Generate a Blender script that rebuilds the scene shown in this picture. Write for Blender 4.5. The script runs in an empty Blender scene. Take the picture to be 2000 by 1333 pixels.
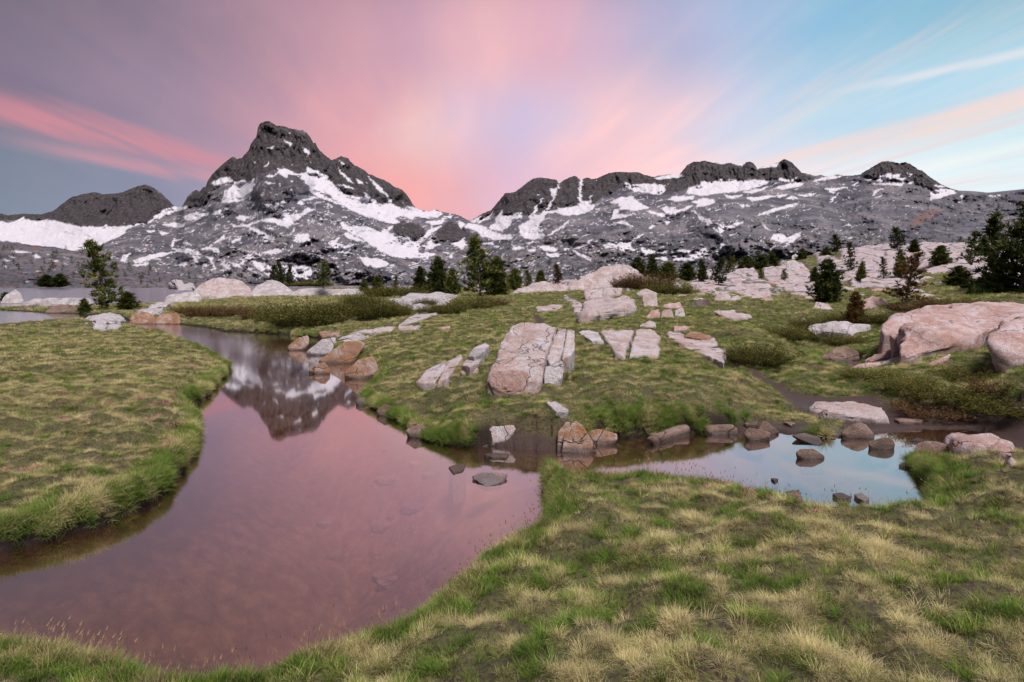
import bpy, bmesh, math, random
import numpy as np
from mathutils import Vector, Matrix

random.seed(7)
RNG = np.random.default_rng(7)
SC = bpy.context.scene
COL = SC.collection

# ------------------------------------------------------------------ camera
FPX = 1167.0                      # focal length in pixels of the 2000 px wide photograph
CAMZ = 1.9                        # eye height above the water
PITCH = math.radians(5.38)
CP, SP = math.cos(PITCH), math.sin(PITCH)
cam_d = bpy.data.cameras.new('camera')
cam_d.sensor_width = 36.0
cam_d.lens = FPX * 36.0 / 2000.0
cam_d.clip_start = 0.05
cam_d.clip_end = 30000
cam = bpy.data.objects.new('camera', cam_d)
cam.location = (0, 0, CAMZ)
cam.rotation_euler = (math.radians(90) - PITCH, 0, 0)
COL.objects.link(cam)
SC.camera = cam

def ray(px, py):
    """direction (x, y, z) with y as depth for a pixel, numpy friendly, scaled so y == 1"""
    a = (np.asarray(px, float) - 1000.0) / FPX
    b = (666.5 - np.asarray(py, float)) / FPX
    y = CP + b * SP
    z = -SP + b * CP
    return a / y, z / y
def at_z(px, py, z=0.0):
    x, t = ray(px, py)
    d = (z - CAMZ) / t
    return x * d, d
def at_d(px, py, d):
    x, t = ray(px, py)
    return x * d, d + 0 * x, CAMZ + t * d

# ------------------------------------------------------------------ view, world, light
SC.view_settings.view_transform = 'Standard'
SC.view_settings.look = 'None'
SC.view_settings.exposure = 0.22
SC.view_settings.gamma = 1.0
SC.cycles.use_denoising = True
SC.cycles.max_bounces = 6
SC.cycles.diffuse_bounces = 2
SC.cycles.glossy_bounces = 3
SC.cycles.transparent_max_bounces = 8
SC.cycles.caustics_reflective = False
SC.cycles.caustics_refractive = False
SC.cycles.sample_clamp_indirect = 4.0

SKYSAT, SKYUP = 0.82, 3.0
def lin(c):
    m = sum(c) / 3.0; c = tuple(m + (v - m) * SKYSAT + SKYUP for v in c)
    return tuple(((v / 255.0) / 12.92 if v <= 10 else (((v / 255.0) + 0.055) / 1.055) ** 2.4) for v in c)

class NT:
    """small node-tree helper"""
    def __init__(s, nt):
        s.nt = nt; nt.nodes.clear()
    def n(s, t, **kw):
        nd = s.nt.nodes.new(t)
        ins = kw.pop('ins', {})
        for k, v in kw.items(): setattr(nd, k, v)
        for k, v in ins.items():
            sock = nd.inputs[k]
            if isinstance(v, bpy.types.NodeSocket): s.nt.links.new(v, sock)
            else: sock.default_value = v
        return nd
    def math(s, op, a, b=0.0, c=None, clamp=False):
        nd = s.nt.nodes.new('ShaderNodeMath'); nd.operation = op; nd.use_clamp = clamp
        for i, v in enumerate((a, b, c)):
            if v is None: continue
            if isinstance(v, bpy.types.NodeSocket): s.nt.links.new(v, nd.inputs[i])
            else: nd.inputs[i].default_value = v
        return nd.outputs[0]
    def mix(s, f, a, b, blend='MIX'):
        nd = s.nt.nodes.new('ShaderNodeMix'); nd.data_type = 'RGBA'; nd.blend_type = blend
        for sock, v in ((nd.inputs[0], f), (nd.inputs[6], a), (nd.inputs[7], b)):
            if isinstance(v, bpy.types.NodeSocket): s.nt.links.new(v, sock)
            elif isinstance(v, (int, float)): sock.default_value = v
            else: sock.default_value = (v[0], v[1], v[2], 1)
        return nd.outputs[2]
    def ramp(s, f, stops, interp='LINEAR'):
        nd = s.nt.nodes.new('ShaderNodeValToRGB')
        cr = nd.color_ramp; cr.interpolation = interp
        while len(cr.elements) > 1: cr.elements.remove(cr.elements[-1])
        for i, (p, c) in enumerate(stops):
            e = cr.elements[0] if i == 0 else cr.elements.new(p)
            e.position = p
            c = (c, c, c) if isinstance(c, (int, float)) else c
            e.color = (c[0], c[1], c[2], 1)
        s.nt.links.new(f, nd.inputs[0])
        return nd.outputs[0]
    def noise(s, vec, scale, detail=4, rough=0.55, dist=0.0, lac=2.0):
        nd = s.n('ShaderNodeTexNoise', ins={'Scale': scale, 'Detail': detail, 'Roughness': rough, 'Distortion': dist, 'Lacunarity': lac})
        if vec is not None: s.nt.links.new(vec, nd.inputs['Vector'])
        return nd.outputs[0]
    def mapr(s, v, a, b, c=0.0, d=1.0, smooth=True):
        nd = s.n('ShaderNodeMapRange', interpolation_type='SMOOTHSTEP' if smooth else 'LINEAR')
        s.nt.links.new(v, nd.inputs[0])
        for i, x in enumerate((a, b, c, d)): nd.inputs[i + 1].default_value = x
        return nd.outputs[0]
    def attr(s, name, kind='GEOMETRY'):
        return s.n('ShaderNodeAttribute', attribute_name=name, attribute_type=kind)

world = bpy.data.worlds.new('World')
SC.world = world
world.use_nodes = True
W = NT(world.node_tree)
# dusk sky: rows of colour over azimuth at several elevations (photograph's own sky), streaked like wind-drawn cloud
SKY_ROWS = [
 # elevation (deg), [(azimuth deg, srgb) ...]
 (0, [(-180, (96,104,128)), (-90, (104,114,134)), (-41, (122,142,160)), (-32, (136,156,178)), (-26, (160,176,196)), (-20, (190,178,200)), (-13, (244,158,152)), (-7, (250,160,142)), (-3, (246,158,148)), (2, (240,172,176)), (9, (250,192,190)), (18, (252,222,216)), (28, (248,244,240)), (38, (240,248,246)), (60, (214,222,224)), (90, (160,170,188)), (180, (96,104,128))]),
 (8, [(-180, (96,100,122)), (-90, (104,108,128)), (-41, (118,128,148)), (-32, (132,136,160)), (-24, (166,146,172)), (-16, (228,150,158)), (-11, (250,162,156)), (-5, (232,166,174)), (2, (222,178,200)), (8, (246,188,192)), (15, (252,206,204)), (22, (244,222,222)), (29, (222,230,236)), (36, (220,234,236)), (41, (212,232,236)), (60, (170,190,206)), (90, (130,142,166)), (180, (96,100,122))]),
 (14, [(-180, (92,94,116)), (-90, (98,100,122)), (-41, (126,110,134)), (-36, (132,116,140)), (-30, (152,128,152)), (-22, (190,140,158)), (-14, (230,160,166)), (-8, (240,186,182)), (-4, (220,182,200)), (0, (210,184,210)), (4, (222,188,206)), (9, (246,192,194)), (14, (240,196,202)), (20, (208,206,222)), (26, (180,210,226)), (34, (176,212,228)), (41, (182,216,228)), (60, (136,166,190)), (90, (112,124,150)), (180, (92,94,116))]),
 (21, [(-180, (90,90,112)), (-90, (94,92,114)), (-41, (108,102,122)), (-34, (122,108,128)), (-26, (152,122,142)), (-17, (188,140,158)), (-9, (214,156,172)), (-2, (240,176,178)), (4, (232,168,180)), (9, (212,172,192)), (14, (180,174,202)), (19, (176,184,212)), (25, (138,186,216)), (33, (124,182,212)), (41, (122,176,202)), (60, (104,140,168)), (90, (100,112,138)), (180, (90,90,112))]),
 (29, [(-180, (88,88,108)), (-90, (90,88,108)), (-38, (94,92,108)), (-30, (112,102,118)), (-22, (144,116,134)), (-14, (170,130,148)), (-6, (184,138,158)), (0, (214,150,162)), (5, (186,148,172)), (10, (142,140,172)), (15, (158,156,188)), (20, (150,160,192)), (27, (114,156,192)), (34, (94,144,178)), (41, (86,134,166)), (60, (88,118,146)), (90, (92,102,126)), (180, (88,88,108))]),
 (75, [(-180, (110,104,124)), (-90, (112,104,124)), (-20, (140,118,140)), (10, (136,122,148)), (40, (110,124,150)), (90, (104,114,138)), (180, (110,104,124))]),
]
tc = W.n('ShaderNodeTexCoord')
sep = W.n('ShaderNodeSeparateXYZ'); world.node_tree.links.new(tc.outputs['Generated'], sep.inputs[0])
X, Y, Z = sep.outputs
zc = W.math('MAXIMUM', Z, 0.03)
# cloud-plane coordinates: cloud streets run towards the far pass
cu = W.math('DIVIDE', X, zc); cv = W.math('DIVIDE', Y, zc)
cu2 = W.math('ADD', cu, W.math('MULTIPLY', cv, 0.09))
cvec = W.n('ShaderNodeCombineXYZ'); L = world.node_tree.links
L.new(W.math('MULTIPLY', cu2, 1.0), cvec.inputs[0]); L.new(W.math('MULTIPLY', cv, 0.13), cvec.inputs[1])
st1 = W.noise(cvec.outputs[0], 0.85, 4, 0.5, 0.5)
st2 = W.noise(cvec.outputs[0], 2.6, 4, 0.55, 0.3)
az = W.math('ARCTAN2', X, Y)
el = W.math('ARCSINE', Z)
broad = W.noise(tc.outputs['Generated'], 2.2, 2, 0.5)
fine = W.noise(tc.outputs['Generated'], 5.0, 5, 0.6, 0.6)
azw = W.math('ADD', az, W.math('ADD', W.math('MULTIPLY', W.math('SUBTRACT', st1, 0.5), 0.05), W.math('MULTIPLY', W.math('SUBTRACT', fine, 0.5), 0.16)))
elw = W.math('ADD', el, W.math('MULTIPLY', W.math('SUBTRACT', broad, 0.5), 0.10))
azf = W.math('ADD', W.math('DIVIDE', azw, 2 * math.pi), 0.5)
cols = []
for e, row in SKY_ROWS:
    cols.append((e, W.ramp(azf, [((a + 180) / 360.0, lin(c)) for a, c in row], 'LINEAR')))
cur = cols[0][1]
for i in range(1, len(cols)):
    f = W.mapr(elw, math.radians(cols[i - 1][0]), math.radians(cols[i][0]), 0, 1, True)
    cur = W.mix(f, cur, cols[i][1])
# blue gaps / pink streaks
streak = W.mapr(W.math('ADD', W.math('MULTIPLY', st2, 0.6), W.math('MULTIPLY', st1, 0.4)), 0.42, 0.62)
lum_b = W.mix(1.0, cur, (0.88, 0.945, 1.02), 'MULTIPLY')
lum_p = W.mix(1.0, cur, (1.08, 1.03, 1.0), 'MULTIPLY')
streak = W.math('ADD', 0.5, W.math('MULTIPLY', W.math('SUBTRACT', streak, 0.5), W.math('MULTIPLY', W.mapr(el, 0.10, 0.32, 0.2, 1.0), W.mapr(az, -0.35, 0.1, 0.55, 1.0))))
skyc = W.mix(streak, lum_b, lum_p)
# wisps in the blue on the right
wv = W.noise(cvec.outputs[0], 1.7, 5, 0.6, 0.9)
wm = W.math('MULTIPLY', W.mapr(wv, 0.50, 0.72), W.math('MULTIPLY', W.mapr(az, 0.25, 0.45), W.mapr(az, 1.6, 0.9)))
skyc = W.mix(W.math('MULTIPLY', wm, 0.55), skyc, lin((238, 200, 196)))
# broad pink band low in the west-left
def band(a0, e0, ta, w, a1, a2, col, amt, cur):
    """soft streak: centre line elevation e0 + ta*(az-a0), half-width w (rad)"""
    line = W.math('ADD', W.math('MULTIPLY', W.math('SUBTRACT', az, a0), ta), e0)
    dd = W.math('ABSOLUTE', W.math('SUBTRACT', W.math('ADD', el, W.math('MULTIPLY', W.math('SUBTRACT', st2, 0.5), w * 1.6)), line))
    m = W.mapr(dd, w, 0.0)
    m = W.math('MULTIPLY', m, W.mapr(az, a1 - 0.12, a1 + 0.05)); m = W.math('MULTIPLY', m, W.mapr(az, a2 + 0.10, a2 - 0.1))
    m = W.math('MULTIPLY', m, W.math('MULTIPLY', W.mapr(wv, 0.30, 0.58, 0.25, 1.0), amt))
    return W.mix(m, cur, lin(col))
D2R = math.pi / 180
skyc = band(-36 * D2R, 11.9 * D2R, -0.14, 1.7 * D2R, -75 * D2R, -22 * D2R, (226, 130, 142), 0.66, skyc)
skyc = band(-29 * D2R, 9.2 * D2R, -0.10, 0.9 * D2R, -36 * D2R, -18 * D2R, (220, 140, 152), 0.55, skyc)
skyc = band(34 * D2R, 12.0 * D2R, 0.17, 1.3 * D2R, 24 * D2R, 46 * D2R, (246, 206, 192), 0.7, skyc)
skyc = band(38 * D2R, 16.0 * D2R, 0.06, 0.55 * D2R, 32 * D2R, 60 * D2R, (236, 222, 226), 0.55, skyc)
skyc = band(36 * D2R, 9.4 * D2R, 0.18, 0.7 * D2R, 29 * D2R, 60 * D2R, (250, 238, 226), 0.45, skyc)
# ground side of the world
gm = W.mapr(Z, -0.10, -0.02)
skyc = W.mix(gm, (0.05, 0.05, 0.05), skyc)
bg = W.n('ShaderNodeBackground', ins={'Strength': 0.95})
L.new(skyc, bg.inputs[0])
wo = W.n('ShaderNodeOutputWorld'); L.new(bg.outputs[0], wo.inputs[0])

sun_d = bpy.data.lights.new('sun', 'SUN')
sun_d.energy = 4.2
sun_d.angle = math.radians(22)
sun_d.color = (1.0, 0.90, 0.88)
sun = bpy.data.objects.new('sun', sun_d)
# the glow of the afterglow sky, high from behind the camera's right shoulder
sun.rotation_euler = (math.radians(24), math.radians(16), math.radians(0))
COL.objects.link(sun)

# ------------------------------------------------------------------ numpy noise
_perm = np.random.default_rng(11).permutation(4096)
_ang = np.random.default_rng(12).random(4096) * 2 * np.pi
_gx, _gy = np.cos(_ang), np.sin(_ang)
def perlin(x, y, seed=0):
    x = np.asarray(x, float); y = np.asarray(y, float)
    xi = np.floor(x).astype(np.int64); yi = np.floor(y).astype(np.int64)
    fx = x - xi; fy = y - yi
    u = fx * fx * fx * (fx * (fx * 6 - 15) + 10); v = fy * fy * fy * (fy * (fy * 6 - 15) + 10)
    def g(ix, iy, dx, dy):
        h = _perm[(_perm[(ix + seed * 131) & 4095] + iy) & 4095]
        return _gx[h] * dx + _gy[h] * dy
    a = g(xi, yi, fx, fy); b = g(xi + 1, yi, fx - 1, fy)
    c = g(xi, yi + 1, fx, fy - 1); d = g(xi + 1, yi + 1, fx - 1, fy - 1)
    return (a + u * (b - a) + v * ((c + u * (d - c)) - (a + u * (b - a)))) * 1.5
def fbm(x, y, octv=4, seed=0, gain=0.5, lac=2.03):
    s = 0; a = 1.0; t = 0
    for o in range(octv):
        s = s + a * perlin(x, y, seed + o); t += a; a *= gain; x = x * lac + 17.3; y = y * lac - 9.1
    return s / t
def ridged(x, y, octv=4, seed=0, gain=0.5, lac=2.1):
    s = 0; a = 1.0; t = 0
    for o in range(octv):
        s = s + a * (1 - 2 * np.abs(perlin(x, y, seed + o))); t += a; a *= gain; x = x * lac + 5.3; y = y * lac + 3.7
    return s / t
def sstep(a, b, x):
    t = np.clip((x - a) / (b - a), 0, 1); return t * t * (3 - 2 * t)
def poly_sd(px, py, poly):
    """signed distance, negative inside"""
    P = np.asarray(poly, float); n = len(P)
    d2 = np.full(px.shape, 1e18); ins = np.zeros(px.shape, bool)
    for i in range(n):
        ax, ay = P[i]; bx, by = P[(i + 1) % n]
        ex, ey = bx - ax, by - ay
        wx, wy = px - ax, py - ay
        t = np.clip((wx * ex + wy * ey) / (ex * ex + ey * ey + 1e-12), 0, 1)
        dx = wx - ex * t; dy = wy - ey * t
        d2 = np.minimum(d2, dx * dx + dy * dy)
        c = ((ay > py) != (by > py))
        with np.errstate(divide='ignore', invalid='ignore'):
            xx = ax + (py - ay) * ex / (ey if ey != 0 else 1e-9)
        ins ^= c & (px < xx)
    d = np.sqrt(d2)
    return np.where(ins, -d, d)

# ------------------------------------------------------------------ mesh helpers
def grid_faces(nr, nc):
    i = np.arange((nr - 1) * (nc - 1)); r = i // (nc - 1); c = i % (nc - 1)
    a = r * nc + c
    return np.stack([a, a + 1, a + nc + 1, a + nc], 1)
def mesh_np(name, co, faces, smooth=True, attrs=None):
    me = bpy.data.meshes.new(name)
    co = np.asarray(co, np.float32); faces = np.asarray(faces, np.int32)
    me.vertices.add(len(co)); me.vertices.foreach_set('co', co.ravel())
    k = faces.shape[1]
    me.loops.add(faces.size); me.loops.foreach_set('vertex_index', faces.ravel())
    me.polygons.add(len(faces))
    me.polygons.foreach_set('loop_start', np.arange(0, faces.size, k, dtype=np.int32))
    me.polygons.foreach_set('loop_total', np.full(len(faces), k, np.int32))
    me.polygons.foreach_set('use_smooth', np.full(len(faces), smooth, bool))
    if attrs:
        for k2, v in attrs.items():
            v = np.asarray(v, np.float32)
            if v.ndim == 1:
                a = me.attributes.new(k2, 'FLOAT', 'POINT'); a.data.foreach_set('value', v)
            else:
                a = me.attributes.new(k2, 'FLOAT_VECTOR', 'POINT'); a.data.foreach_set('vector', v.ravel())
    me.update(calc_edges=True)
    return me
def tag(o, label=None, cat=None, group=None, kind=None):
    if label: o['label'] = label
    if cat: o['category'] = cat
    if group: o['group'] = group
    if kind: o['kind'] = kind
    return o
def obj(name, me, mat=None, parent=None, loc=None):
    o = bpy.data.objects.new(name, me); COL.objects.link(o)
    if mat is not None and len(me.materials) == 0: me.materials.append(mat)
    if parent is not None: o.parent = parent
    if loc is not None: o.location = loc
    return o
def empty(name, loc=(0, 0, 0)):
    o = bpy.data.objects.new(name, None); COL.objects.link(o); o.location = loc
    o.empty_display_size = 0.2
    return o
def new_mat(name):
    m = bpy.data.materials.new(name); m.use_nodes = True
    return m, NT(m.node_tree)
def finish(m, t, bsdf_out, disp=None):
    o = t.n('ShaderNodeOutputMaterial'); t.nt.links.new(bsdf_out, o.inputs[0])
    return m
# ------------------------------------------------------------------ mountains
SKYLINE = [(-900,470),(-500,440),(-200,425),(0,417),(15,421),(45,418),(80,419),(105,412),(122,398),(140,385),(150,383),(160,380),(178,377),(185,375),(200,380),(220,379),(240,376),(260,367),(274,363),(282,361),(292,363),(300,367),(312,375),(324,386),(332,394),(340,403),(348,405),(356,403),(362,393),(367,383),(375,376),(384,371),(389,375),(396,367),(402,365),(405,355),(414,341),(425,330),(434,322),(440,317),(450,309),(456,306),(463,311),(472,309),(479,301),(486,293),(490,281),(496,273),(501,268),(503,252),(506,244),(511,240),(520,237),(527,238),(534,242),(540,246),(550,246),(560,249),(568,252),(576,252),(584,255),(590,254),(598,259),(605,267),(612,280),(616,279),(620,288),(626,296),(632,301),(640,308),(648,313),(655,311),(661,308),(666,305),(673,308),(680,309),(684,316),(692,323),(703,328),(712,333),(720,341),(727,342),(735,347),(750,352),(758,356),(768,364),(778,368),(786,371),(794,380),(800,389),(806,399),(812,406),(824,411),(838,414),(851,409),(862,414),(876,417),(890,419),(903,424),(912,430),(918,432),(940,419),(960,410),(975,392),(986,378),(1004,376),(1015,369),(1030,357),(1040,350),(1052,347),(1064,348),(1076,350),(1088,352),(1091,360),(1100,353),(1108,349),(1117,345),(1124,344),(1132,350),(1137,351),(1146,347),(1156,350),(1166,349),(1178,343),(1190,338),(1208,336),(1228,337),(1246,337),(1260,342),(1275,346),(1290,343),(1310,341),(1326,342),(1334,333),(1342,323),(1356,316),(1366,317),(1376,314),(1390,318),(1408,319),(1424,318),(1436,321),(1452,319),(1464,316),(1472,320),(1478,327),(1494,325),(1508,322),(1522,317),(1532,311),(1546,317),(1556,327),(1566,338),(1578,340),(1592,344),(1604,342),(1614,345),(1636,341),(1650,344),(1678,342),(1696,331),(1712,322),(1722,316),(1736,315),(1750,318),(1758,319),(1768,317),(1778,321),(1788,327),(1794,332),(1800,333),(1816,346),(1838,360),(1856,368),(1872,372),(1900,373),(1930,376),(1960,373),(2000,369),(2200,350),(2500,380),(2900,440)]
# x , crest distance, foot distance
DCTRL = [(-900,5200,1500),(0,5200,1500),(300,5200,1400),(345,5000,1400),(360,4300,1400),(450,4100,1350),(560,4000,1300),(700,4000,1300),(850,4300,1300),(925,4800,1350),(1000,4600,1350),(1300,4500,1300),(1550,4300,1150),(1750,3900,900),(2000,3200,800),(2900,3000,800)]
def Z5(ox, oy, polys, s=5.0):
    return [[(ox + x / s, oy + y / s) for x, y in p] for p in polys]
SNOW = Z5(0,340,[
 [(-900,560),(0,470),(60,480),(110,470),(190,455),(230,420),(260,455),(370,465),(440,455),(570,465),(640,490),(740,510),(830,520),(930,520),(1020,518),(1035,495),(1060,518),(1150,520),(1230,515),(1330,490),(1440,480),(1500,450),(1510,410),(1580,385),(1600,350),(1700,325),(1830,325),(1780,350),(1700,370),(1600,410),(1500,445),(1420,485),(1300,505),(1240,535),(1210,590),(1100,640),(980,690),(850,720),(700,750),(560,715),(400,700),(250,690),(150,660),(0,650),(-900,700)],
 [(1590,490),(1720,480),(1760,505),(1650,510)],[(1420,550),(1500,555),(1470,572)],[(1560,570),(1650,580),(1580,592)],
 [(1290,850),(1400,810),(1560,775),(1700,765),(1580,800),(1420,850),(1330,870)],[(1310,890),(1440,870),(1440,890),(1330,902)],
 [(1180,850),(1215,800),(1270,780),(1230,830),(1230,855)],[(1680,640),(1780,640),(1700,655),(1690,720),(1670,700)],
 [(1800,670),(1870,690),(1830,684)],[(1710,735),(1860,735),(1960,780),(1900,785),(1800,765)],[(1890,800),(1950,810),(1930,840),(1945,890),(1910,850)],
 [(1750,880),(1790,865),(1835,885),(1790,900)],[(1460,968),(1520,974),(1490,980)]])
SNOW += Z5(200,390,[
 [(800,170),(900,140),(1030,135),(960,175),(900,195),(820,180)],[(580,245),(680,230),(790,240),(800,260),(700,270)],[(1080,140),(1130,105),(1165,105),(1110,138)],
 [(1250,240),(1330,255),(1420,250),(1510,210),(1540,205),(1480,240),(1400,268),(1280,264)],
 [(1560,205),(1620,180),(1760,210),(1860,155),(1960,140),(2000,80),(2030,90),(2000,130),(1900,190),(1820,270),(1740,250),(1640,210)],
 [(1310,175),(1350,150),(1370,180),(1440,170),(1400,202),(1340,197)],[(1430,265),(1500,280),(1560,320),(1680,370),(1690,392),(1600,382),(1530,335),(1450,292)],
 [(1850,390),(1900,340),(2000,335),(2030,400),(2000,420),(1900,410)],[(1830,330),(1890,280),(1850,325)],[(1090,425),(1150,390),(1180,345),(1210,380),(1160,402)],
 [(1250,405),(1290,400),(1360,368),(1330,400),(1270,420)],[(700,485),(860,485),(960,525),(920,537),(800,512),(730,502)],[(950,485),(1060,465),(1150,500),(1130,525),(1070,483),(970,492)],
 [(1560,520),(1620,500),(1740,480),(1750,510),(1690,532),(1600,524)],
 [(1400,570),(1450,530),(1560,535),(1480,560),(1520,600),(1620,640),(1700,650),(1640,750),(1560,710),(1500,650),(1450,580)],
 [(1750,640),(1860,660),(2000,640),(2060,700),(2000,790),(1880,790),(1850,720),(1780,680)],[(1020,560),(1090,570),(1070,600),(1110,660),(1100,682),(1060,640),(1050,600)],
 [(1160,590),(1190,610),(1240,670),(1180,702),(1150,692),(1190,650)],[(1280,620),(1320,640),(1400,580),(1360,652),(1290,654)],[(980,638),(1030,636),(1010,656)],[(1430,670),(1500,720),(1440,694)]])
SNOW += Z5(340,220,[
 [(590,680),(680,665),(730,690),(780,650),(780,700),(740,835),(600,870),(450,885),(500,830),(490,780),(560,730)],
 [(380,680),(480,640),(560,640),(570,665),(470,690),(420,712),(390,702)],
 [(850,890),(900,870),(1000,880),(1120,850),(1110,870),(950,898),(860,902)],[(1140,760),(1200,810),(1330,810),(1400,840),(1250,852),(1200,832),(1140,800)],
 [(1330,740),(1430,790),(1500,840),(1640,900),(1560,882),(1430,832),(1340,780)],[(1200,880),(1240,868),(1270,890),(1230,908)],[(900,625),(1010,598),(950,635)],[(880,678),(970,688),(920,700)],
 [(860,1050),(950,1030),(1040,1050),(1160,1000),(1260,985),(1280,940),(1380,950),(1300,972),(1200,1030),(1130,1100),(1000,1080),(900,1070)],
 [(1070,265),(1150,300),(1140,330),(1100,292)],[(920,355),(970,330),(960,358)],[(885,520),(925,490),(905,520)],[(1255,345),(1320,380),(1295,430),(1300,400),(1265,360)],
 [(1605,540),(1655,600),(1755,690),(1700,664),(1640,604)],[(1895,625),(2000,750),(1960,710)],[(1615,475),(1665,500),(1640,518)],[(1780,648),(1860,700),(1800,692)],[(1600,708),(1680,708),(1760,745),(1680,730)],
 [(90,1010),(200,985),(330,990),(250,1030),(130,1052)],[(620,1030),(660,1010),(740,1020),(700,1052)],[(1040,995),(1110,980),(1150,1010),(1100,1032)],
 [(1010,550),(1080,550),(1170,590),(1230,600),(1290,590),(1310,535),(1370,580),(1420,575),(1500,625),(1490,665),(1560,700),(1590,750),(1680,810),(1720,850),(1560,820),(1400,760),(1320,730),(1270,660),(1230,610),(1120,600),(1085,640),(1040,600),(1010,590)]])
SNOW += Z5(600,290,[
 [(0,190),(30,210),(120,225),(210,280),(190,310),(250,340),(290,400),(380,460),(440,470),(500,480),(580,500),(560,430),(620,490),(700,540),(790,550),(800,490),(830,545),(930,590),(1000,590),(1150,640),(1190,680),(1050,660),(1040,690),(930,655),(850,690),(900,715),(830,735),(700,700),(560,660),(430,600),(300,520),(180,430),(30,390),(0,340)],
 [(600,280),(660,340),(720,390),(792,480),(778,475),(700,405),(612,312)],[(970,570),(1060,580),(1130,620),(1240,598),(1320,635),(1270,672),(1190,664),(1100,628)],
 [(1340,668),(1420,658),(1400,684)],[(1160,720),(1340,700),(1310,735),(1220,748)],
 [(330,750),(350,715),(400,770),(520,760),(600,770),(740,830),(740,790),(830,760),(800,830),(860,870),(920,880),(940,860),(1040,890),(1090,900),(1150,850),(1200,790),(1310,760),(1200,840),(1120,910),(1080,990),(1090,1020),(1240,1030),(1180,1060),(1000,1070),(850,1060),(740,1010),(600,930),(560,890),(440,830),(370,790)],
 [(370,820),(440,850),(560,910),(470,902),(370,862)],[(210,930),(300,870),(320,880),(260,920),(370,950),(450,930),(400,1010),(300,1020),(240,960)],
 [(500,1050),(560,1070),(640,1075),(740,1090),(800,1130),(700,1170),(560,1130)],[(1150,990),(1200,890),(1240,930),(1300,940),(1220,972)],
 [(1410,940),(1540,880),(1550,940),(1500,990),(1480,950)],[(1480,710),(1540,740),(1500,782)],
 [(1570,730),(1720,760),(1840,830),(1980,850),(2000,880),(1860,892),(1720,852),(1640,792),(1540,770)],[(1720,930),(1820,922),(1820,942)],[(1380,1060),(1440,1020),(1405,1072)],[(1830,958),(1880,955),(1860,972)]])
SNOW += Z5(920,320,[
 [(0,560),(100,510),(60,560),(20,572)],[(60,580),(160,520),(205,480),(180,532)],
 [(180,620),(240,580),(250,540),(300,460),(312,510),(370,510),(490,475),(490,520),(390,540),(400,580),(350,630),(300,655),(200,640)],
 [(480,610),(560,560),(590,550),(560,520),(600,480),(700,330),(640,440),(610,500),(670,510),(700,480),(740,440),(800,340),(785,250),(830,245),(868,205),(835,270),(815,340),(775,420),(740,480),(700,540),(660,620),(680,660),(720,690),(720,720),(620,740),(520,720),(480,680)],
 [(740,480),(820,430),(900,435),(1060,410),(1066,370),(1058,280),(1064,160),(1078,160),(1070,280),(1080,370),(1150,370),(1174,310),(1165,390),(1220,410),(1170,455),(1060,500),(940,505),(860,480)],
 [(740,710),(880,620),(955,555),(920,612),(800,684)],[(0,585),(150,620),(200,690),(380,700),(410,720),(240,742),(100,702),(80,670),(0,620)],
 [(400,830),(460,808),(520,820),(430,847)],[(660,810),(740,800),(840,830),(820,860),(720,842)],[(560,850),(640,828),(590,858)],[(740,880),(850,878),(840,912),(780,905)],
 [(990,840),(1060,880),(1180,930),(1180,952),(1080,904),(1000,855)],[(1020,825),(1100,790),(1195,732),(1180,754),(1090,812),(1040,828)],
 [(1290,780),(1400,775),(1540,760),(1675,688),(1600,754),(1550,800),(1640,870),(1540,832),(1480,850),(1420,822),(1300,822)],
 [(1650,810),(1740,830),(1790,890),(1920,930),(1780,932),(1700,892)],
 [(1500,180),(1560,210),(1680,200),(1800,200),(1890,215),(1900,260),(1850,300),(1760,290),(1700,270),(1600,270),(1520,220)],
 [(1360,380),(1440,340),(1560,320),(1640,380),(1740,430),(1620,460),(1460,440),(1440,380)],[(1360,540),(1400,450),(1450,450),(1430,500),(1600,490),(1500,522)],
 [(1400,580),(1500,558),(1570,612),(1480,584)],[(1740,460),(1820,480),(1910,510),(1860,524)],[(1735,635),(1805,578),(1765,632)],[(1870,420),(2000,430),(2000,480),(1900,472)],
 [(1790,142),(1900,118),(2050,95),(2080,120),(2000,130),(1850,152)]])
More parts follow.
